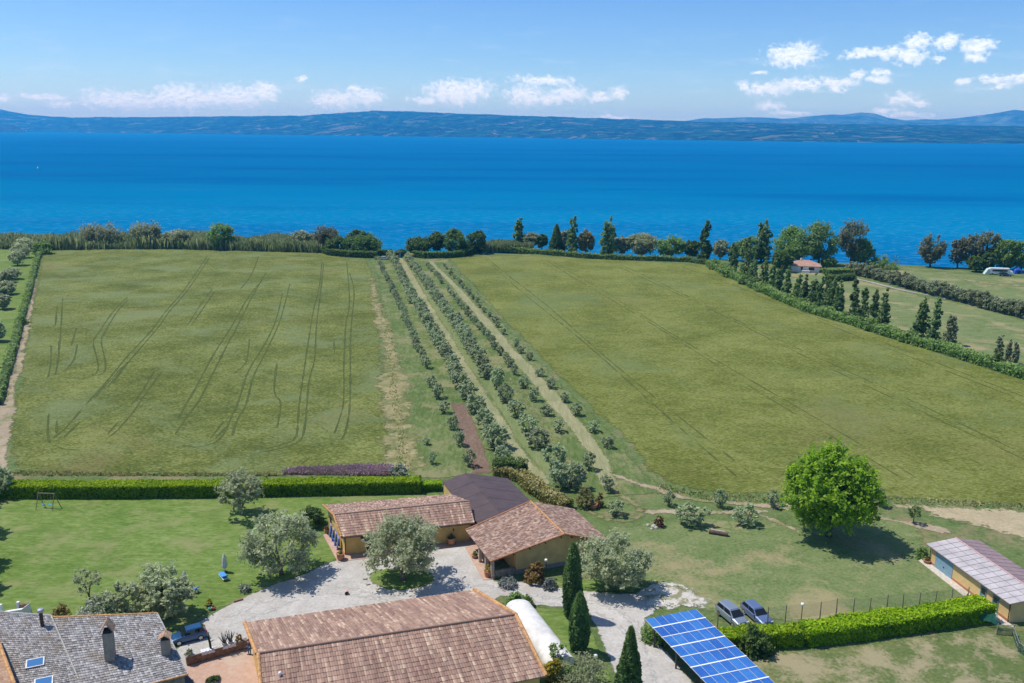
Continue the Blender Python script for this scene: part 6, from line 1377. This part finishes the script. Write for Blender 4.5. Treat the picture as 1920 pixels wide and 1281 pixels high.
# ================================================================== OLIVE ROWS
rows_ = {
 1: ([(708,487),(719,513),(732,539),(746,567),(759,600),(776,642),(794,677),(803,700)], [(809,726),(822,747),(833,775),(848,806),(861,836),(881,875)], 5.0, 2.3, 2.4, 'small young olive tree in the row along the bare soil plot', 'first olive row beside the wheat'),
 2: ([(732,484),(750,515),(765,550),(789,583),(802,611),(820,644),(842,681),(855,712)], [(861,728),(877,749),(892,775),(909,806),(922,840),(934,841),(944,875)], 4.3, 3.6, 3.4, 'bushy olive tree in the dense row between soil plot and hay lane', 'dense olive row on the wheat side of the hay lane'),
 3: ([(764,488),(778,506),(796,530),(820,567),(839,594),(861,622),(888,664),(906,694)], [(910,708),(932,728),(947,754),(967,781),(989,810),(1009,840),(1040,879),(1052,915),(1071,917)], 4.3, 3.7, 3.5, 'bushy olive tree in the dense row on the barley side of the hay lane', 'dense olive row on the barley side of the hay lane'),
 4: ([(802,501),(815,515),(831,535),(848,556),(868,580),(886,604),(912,633),(936,666),(966,703)], [(983,728),(1001,752),(1024,779),(1047,810),(1104,881),(1137,921),(1155,966)], 6.0, 2.3, 2.4, 'small olive tree in the sparse row along the mown track', 'sparse olive row along the mown track'),
 5: ([(833,500),(861,532),(883,556),(903,580),(925,602),(938,620),(964,648),(997,683)], [(1012,706),(1033,728),(1059,754),(1080,779),(1112,810),(1139,840)], 7.5, 2.1, 2.1, 'small olive sapling in the row at the edge of the barley', 'olive saplings at the edge of the barley')}
protos = []
for v in range(6):
    o = thing('olive_tree','x y z w','olive tree',(0,0,0)); _seed[0] += 1
    crown_mesh('crown','olive',1.0,.86,1500,.062,'oliverow',_seed[0],.10,o); trunk_mesh('trunk',.14,1.0,.8,'olive',_seed[0],M['grey_bark'],.045,o); protos.append(o)
used = set(); rr = random.Random(5)
def put_olive(p, w_, h_, lab, grp):
    v = rr.randrange(6); o = protos[v]; rz = rr.random()*6.28
    s = (w_*(.8+.4*rr.random()), w_*(.8+.4*rr.random()), h_*(.8+.4*rr.random()))
    if v not in used: used.add(v); o.location = p; o.rotation_euler = (0,0,rz); o.scale = s; o['label'] = lab; o['group'] = grp
    else: dup(o, p, rz, lab, grp, s)
for k,(far,near,stp,w_,h_,lab,grp) in rows_.items():
    P = [G(*q) for q in far]; cum = [0]
    for a,b in zip(P[:-1],P[1:]): cum.append(cum[-1]+(b-a).length)
    d = 0.0
    while d < cum[-1]:
        i = max(j for j in range(len(cum)) if cum[j] <= d); i = min(i,len(P)-2); q = P[i].lerp(P[i+1],(d-cum[i])/max(cum[i+1]-cum[i],.01))
        far_k = 1.0-0.12*(1-d/cum[-1])
        if not (k >= 4 and rr.random() < .10): put_olive((q.x+rr.gauss(0,.25),q.y+rr.gauss(0,.4),0), w_*far_k, h_*far_k, lab, grp)
        d += stp*(.85+.3*rr.random())
    for q in near: p = G(*q); put_olive(p, w_*1.08, h_*1.12, lab, grp)
for (x,y,w_,h_,lab) in ((799,834,1.4,1.5,'thin olive sapling alone on the grass above the soil plot row'),(811,870,1.6,2.0,'pale olive sapling by the wheat corner above the hedge'),(1255,948,1.9,2.6,'young olive by the fork of the two dirt paths'),(1297,985,4.0,4.0,'greyish spreading olive bush on the slope above the log'),(1350,951,2.3,2.9,'leafy young olive at the barley edge beside the path'),(1396,984,3.4,3.6,'grey olive bush with two crowns beside the big green tree'),(1449,950,2.3,2.4,'small rounded olive at the barley edge close to the big green tree')):
    put_olive(G(x,y), w_, h_, lab, None)
for o in protos:
    pass
# ================================================================== FIELD MARGINS AND SHORE
HB = [(1332,500),(1400,533),(1460,561),(1520,586),(1600,608),(1680,635),(1760,658),(1840,683),(1920,709),(2010,738),(2120,775)]
hedge('boundary_hedge','long bushy hedgerow along the lake side edge of the barley',[G(*p) for p in HB],3.4,2.1,'mid',16000,.42,bumpy=.5,clumpy=.45)
hedge('field_hedge','low dark hedge between the wheat and the strip of lawn',[G(*p) for p in ((74,478),(66,505),(53,555),(40,600),(28,650),(12,700),(-4,760))],1.5,1.7,'mid',5200,.34,bumpy=.35,clumpy=.5)
S('dark_shrub','dark bush closing the lake end of the low field hedge',G(82,476),9.5,5.2,'mid',1500,.55)
S('dark_shrub','bush half way along the low field hedge',G(43,607),3.6,3.0,'mid',700,.4)
hb_ = [G(*p) for p in HB]; hr_ = random.Random(21)
for a,b in zip(hb_[:-1],hb_[1:]):
    n_b = max(1,int((b-a).length/5.2))
    for q in range(n_b):
        c = a.lerp(b,(q+hr_.random()*.8)/n_b); ws_ = hr_.uniform(2.6,5.6)
        S('hedgerow_bush','rounded bush swelling out of the long hedgerow beside the barley',(c.x+hr_.uniform(-.8,1.2),c.y+hr_.uniform(-.6,1.6),0),ws_,ws_*hr_.uniform(.6,.85),hr_.choice(['mid','mid','poplar','dark']),700,.42,'bush',group='bushes swelling out of the long hedgerow')
pl = 'slim poplar growing out of the hedgerow beside the barley'
for i,(x,y,top) in enumerate(((1373,520,456),(1398,532,446),(1412,537,475),(1430,546,482),(1448,552,492),(1459,556,495),(1474,562,503),(1495,572,514),(1507,577,514),(1523,582,514),(1535,585,517),(1549,589,519),(1560,591,521),(1572,596,526),(1599,606,526),(1617,610,541),(1637,617,546),(1655,624,544))):
    b = G(x,y-6); H = hgt(b,top); tree('poplar_tree',pl,'poplar',b,H*.38 if i > 1 else H*.42,H,'poplar','poplar',2200 if i > 1 else 2600,.5,.5,'slim poplars in the hedgerow')
for (x,y,top,wd,m_,lab) in ((1724,640,560,27,'poplar','taller bushy poplar of the pair standing clear in the hedgerow'),(1750,648,562,25,'poplar','fuller bushy poplar of the pair, on the path side in the hedgerow'),(1782,655,590,24,'pale','pale thin poplar sapling beyond the hedgerow pair'),(1872,683,628,14,'pale','pale sapling behind the hedgerow, first of a row of three'),(1888,688,637,12,'pale','pale sapling behind the hedgerow, middle of a row of three'),(1902,692,642,14,'pale','pale sapling behind the hedgerow, last of a row of three')):
    b = G(x,y-8); H = hgt(b,top); tree('poplar_tree',lab,'poplar',b,wd*mpp(b)*1.25,H,'poplar',m_,3200 if wd > 20 else 1200,.45,.5)
wl_ = [(1600,514),(1614,517.5),(1628,521),(1644,524.5),(1660,528.5),(1676,533),(1692,537.5),(1708,542),(1723,546),(1738,550),(1753,554),(1768,557.5),(1783,561),(1798,564.5),(1812,568.5),(1827,572.5),(1842,577),(1857,581),(1872,584.5),(1887,588.5),(1902,592),(1917,596),(1934,600),(1952,604)]
for i,(x,y) in enumerate(wl_):
    b = G(x,y); tree('willow_tree','grey green bushy willow in the long row along the lakeside path','willow',b,5.2+.8*math.sin(i*2.1),4.7+.6*math.sin(i*1.3),'round','willow',1900,.42,.4,'row of grey willows along the lakeside path')
for i,(x,y,top,wd) in enumerate(((48,470,448,36),(40,484,458,34),(33,498,470,30),(24,524,503,32),(12,530,506,30),(16,552,528,30),(2,558,533,26),(6,580,552,28),(-6,640,600,34))):
    b = G(x,y); tree('olive_tree','grey olive tree in the double row on the strip lawn beyond the field hedge','olive tree',b,wd*mpp(b),hgt(b,top),'round','olive',2600,.36,.8,'olives on the strip lawn')
RS = [(-300,462),(0,467),(100,468),(300,466),(470,470),(610,474)]
blades('reed_bed', ([G(x,y+1) for x,y in RS],[G(x,y-13) for x,y in RS]), 24000, 2.4, 6.2, .55, 'reeds', 'bed of tall reeds along the shore beyond the wheat', lean=.20)
RS2 = [(905,474),(960,472),(1000,473)]
blades('shore_reeds', ([G(x,y) for x,y in RS2],[G(x,y-8) for x,y in RS2]), 3000, 2.5, 4.6, .55, 'reeds', 'short bed of pale reeds beside the first poplars', lean=.10)
hedge('garden_hedge','dark clipped garden hedge curving round the trees at the wheat end of the lane',[G(602,466),G(604,473),G(620,479),G(660,482.5),G(705,484)],2.6,2.7,'dark',3000,.42,bumpy=.25)
hedge('garden_hedge','short dark clipped hedge behind the pale car at the lane end',[G(708,481),G(736,481)],2.2,2.9,'dark',1000,.42,bumpy=.25)
hedge('garden_hedge','dark clipped garden hedge curving round the trees on the barley side of the lane',[G(775,482),G(800,484.5),G(840,483.5),G(868,481),G(888,475),G(897,468)],2.8,2.6,'dark',3200,.42,bumpy=.25)
hedge('shore_hedge','low green hedge along the shore end of the barley below the poplars',[G(898,472),G(960,472),G(1040,479),G(1110,485),G(1190,488),G(1290,491),G(1330,497)],2.6,2.0,'mid',4200,.45,bumpy=.4,clumpy=.3)
T = ptree
for args in (
 ('bay_tree','low dark rounded tree nearest the reeds inside the curved garden hedge',632,476,446,44,'round','dark'),
 ('bay_tree','broad dark rounded tree beside the gap at the lane end',679,478,446,62,'round','dark'),
 ('bay_tree','dark rounded tree rising behind the broad one inside the wheat side hedge',675,469,432,42,'round','dark'),
 ('bay_tree','low dark rounded tree on the barley side of the lane gap',784,478,449,46,'round','dark'),
 ('bay_tree','dark pointed round tree between the low one and the tallest garden tree',820,476,434,34,'round','dark'),
 ('bay_tree','tallest dark tree inside the barley side garden hedge',856,478,431,46,'round','dark'),
 ('bay_tree','dark tree at the outer end of the barley side garden hedge',893,476,433,33,'round','dark'),
 ('shore_tree','dark rounded tree standing above the reed bed',415,468,419,46,'round','mid'),
 ('shore_willow','pale feathery willow above the reeds, broadest of them',190,463,431,70,'feather','pale'),
 ('shore_willow','pale feathery willow above the middle of the reed bed',275,464,424,56,'feather','pale'),
 ('shore_willow','low pale willow between the feathery one and the dark round tree',332,465,432,44,'round','pale'),
 ('shore_willow','small pale willow near the garden end of the reed bed',566,470,433,34,'round','pale'),
 ('shore_willow','brownish feathery willow beside the curved garden hedge',611,472,430,50,'feather','brownpale'),
 ('lombardy_poplar','double topped poplar, first one past the garden trees',973,466,409,26,'poplar','poplar'),
 ('shore_willow','pale round willow just past the first double topped poplar',996,467,437,30,'round','pale'),
 ('shore_tree','small dark tree between the pale willow and the pointed conifer',1016,469,438,20,'round','dark'),
 ('conifer_tree','pointed dark conifer at the shore end of the barley',1043,477,420,28,'cone','dark'),
 ('shore_willow','pale willow hidden behind the pointed conifer and the tall poplar',1056,472,433,24,'round','pale'),
 ('lombardy_poplar','tallest slender poplar with two tops at the barley end',1073,479,405,26,'poplar','poplar'),
 ('shore_tree','rounded bronze topped tree beside the tallest slender poplar',1098,479,431,30,'round','reddish'),
 ('lombardy_poplar','broad many stemmed poplar with visible pale stems',1140,483,411,36,'poplar','poplar'),
 ('shore_willow','pale willow leaning on the broad many stemmed poplar',1166,481,442,28,'round','pale'),
 ('shore_willow','wide rounded pale willow on the shore past the poplars',1203,482,440,54,'round','pale'),
 ('shore_tree','dark irregular leafy tree between the wide willow and dense conifer',1258,486,443,46,'round','mid'),
 ('shore_tree','small dark tree tucked against the dense conifer',1297,488,450,26,'round','dark'),
 ('conifer_tree','dense dark conical tree at the corner of the barley',1320,495,415,32,'poplar','dark'),
 ('shore_willow','bluish pale willow beside the dense conical tree',1350,487,452,30,'feather','pale'),
 ('shore_tree','dark tree on the shore behind the first hedgerow poplars',1378,489,455,26,'round','poplar'),
 ('shore_tree','dark bushy tree just before the tall broad poplar',1404,493,444,40,'round','poplar'),
 ('broad_poplar','tall broad poplar towering over the hedgerow',1428,492,417,42,'poplar','poplar'),
 ('oak_tree','wide domed dark tree behind the white villa',1484,498,427,68,'round','mid'),
 ('oak_tree','tall domed dark tree above the villa roof',1535,499,417,60,'round','poplar'),
 ('shore_tree','tall brownish feathery tree past the villa',1595,499,417,60,'feather','brownpale'),
 ('shore_tree','dark green tree in front of the brownish feathery one',1612,500,448,42,'round','mid'),
 ('shore_tree','small dark tree in front of the white villa gable',1466,510,470,34,'round','dark'),
 ('shore_tree','low bright shrubby tree beside the villa wall',1553,503,484,24,'round','mid'),
 ('shore_tree','feathery leaning brownish tree alone at the open waterside',1744,502,443,50,'feather','brownpale'),
 ('shore_tree','thin twin trunked brownish tree at the open waterside',1795,504,447,34,'feather','brownpale'),
 ('shore_tree','hazy brownish tree between the twin trunked tree and the tallest one',1818,505,444,36,'feather','brownpale'),
 ('shore_tree','tallest hazy brownish tree above the camper van',1845,507,437,48,'feather','brownpale'),
 ('shore_tree','small dark tree in front of the hazy brownish trees',1829,511,480,28,'round','dark'),
 ('shore_tree','small dark forked tree just before the camper van',1852,512,472,24,'round','dark'),
 ('shore_tree','wide dark green tree behind the camper van',1882,509,448,50,'round','mid'),
 ('shore_tree','dark green tree beside the blue tent at the picture edge',1914,511,454,42,'round','mid'),
 ):
    nm, lab, x, y, top, wd, kind, m_ = args; b = G(x,y-1); H = hgt(b,top)
    tree(nm, lab, 'tree', b, wd*mpp(b)*1.08, H, kind, m_, int(2200+wd*75*(.8 if kind == 'feather' else 1.0)), .55 if kind != 'feather' else .42, H*(.16 if kind in ('round','feather') else .06))
hedge('villa_hedge','clipped green hedge beside the white villa terrace',[G(1548,515),G(1602,514)],5.0,2.2,'mid',1500,.45)
hedge('villa_hedge','loose dark shrubbery below the villa hedge by the path',[G(1552,527),G(1598,525)],4.0,2.0,'dark',1200,.45,bumpy=.5)
S('dark_shrub','low dark shrubs at the lake edge above the willow row',G(1652,503),14.0,4.4,'mid',1300,.55)
for i,(x,w_) in enumerate(((1344,7),(1366,6.5),(1400,6),(1432,6))):
    S('hedgerow_bush','rounded light green bush bulging from the hedgerow near its shore end',G(x,505+i*14 if i else 505),w_,3.8,'mid',800,.5,'bush',group='rounded bushes at the shore end of the hedgerow')
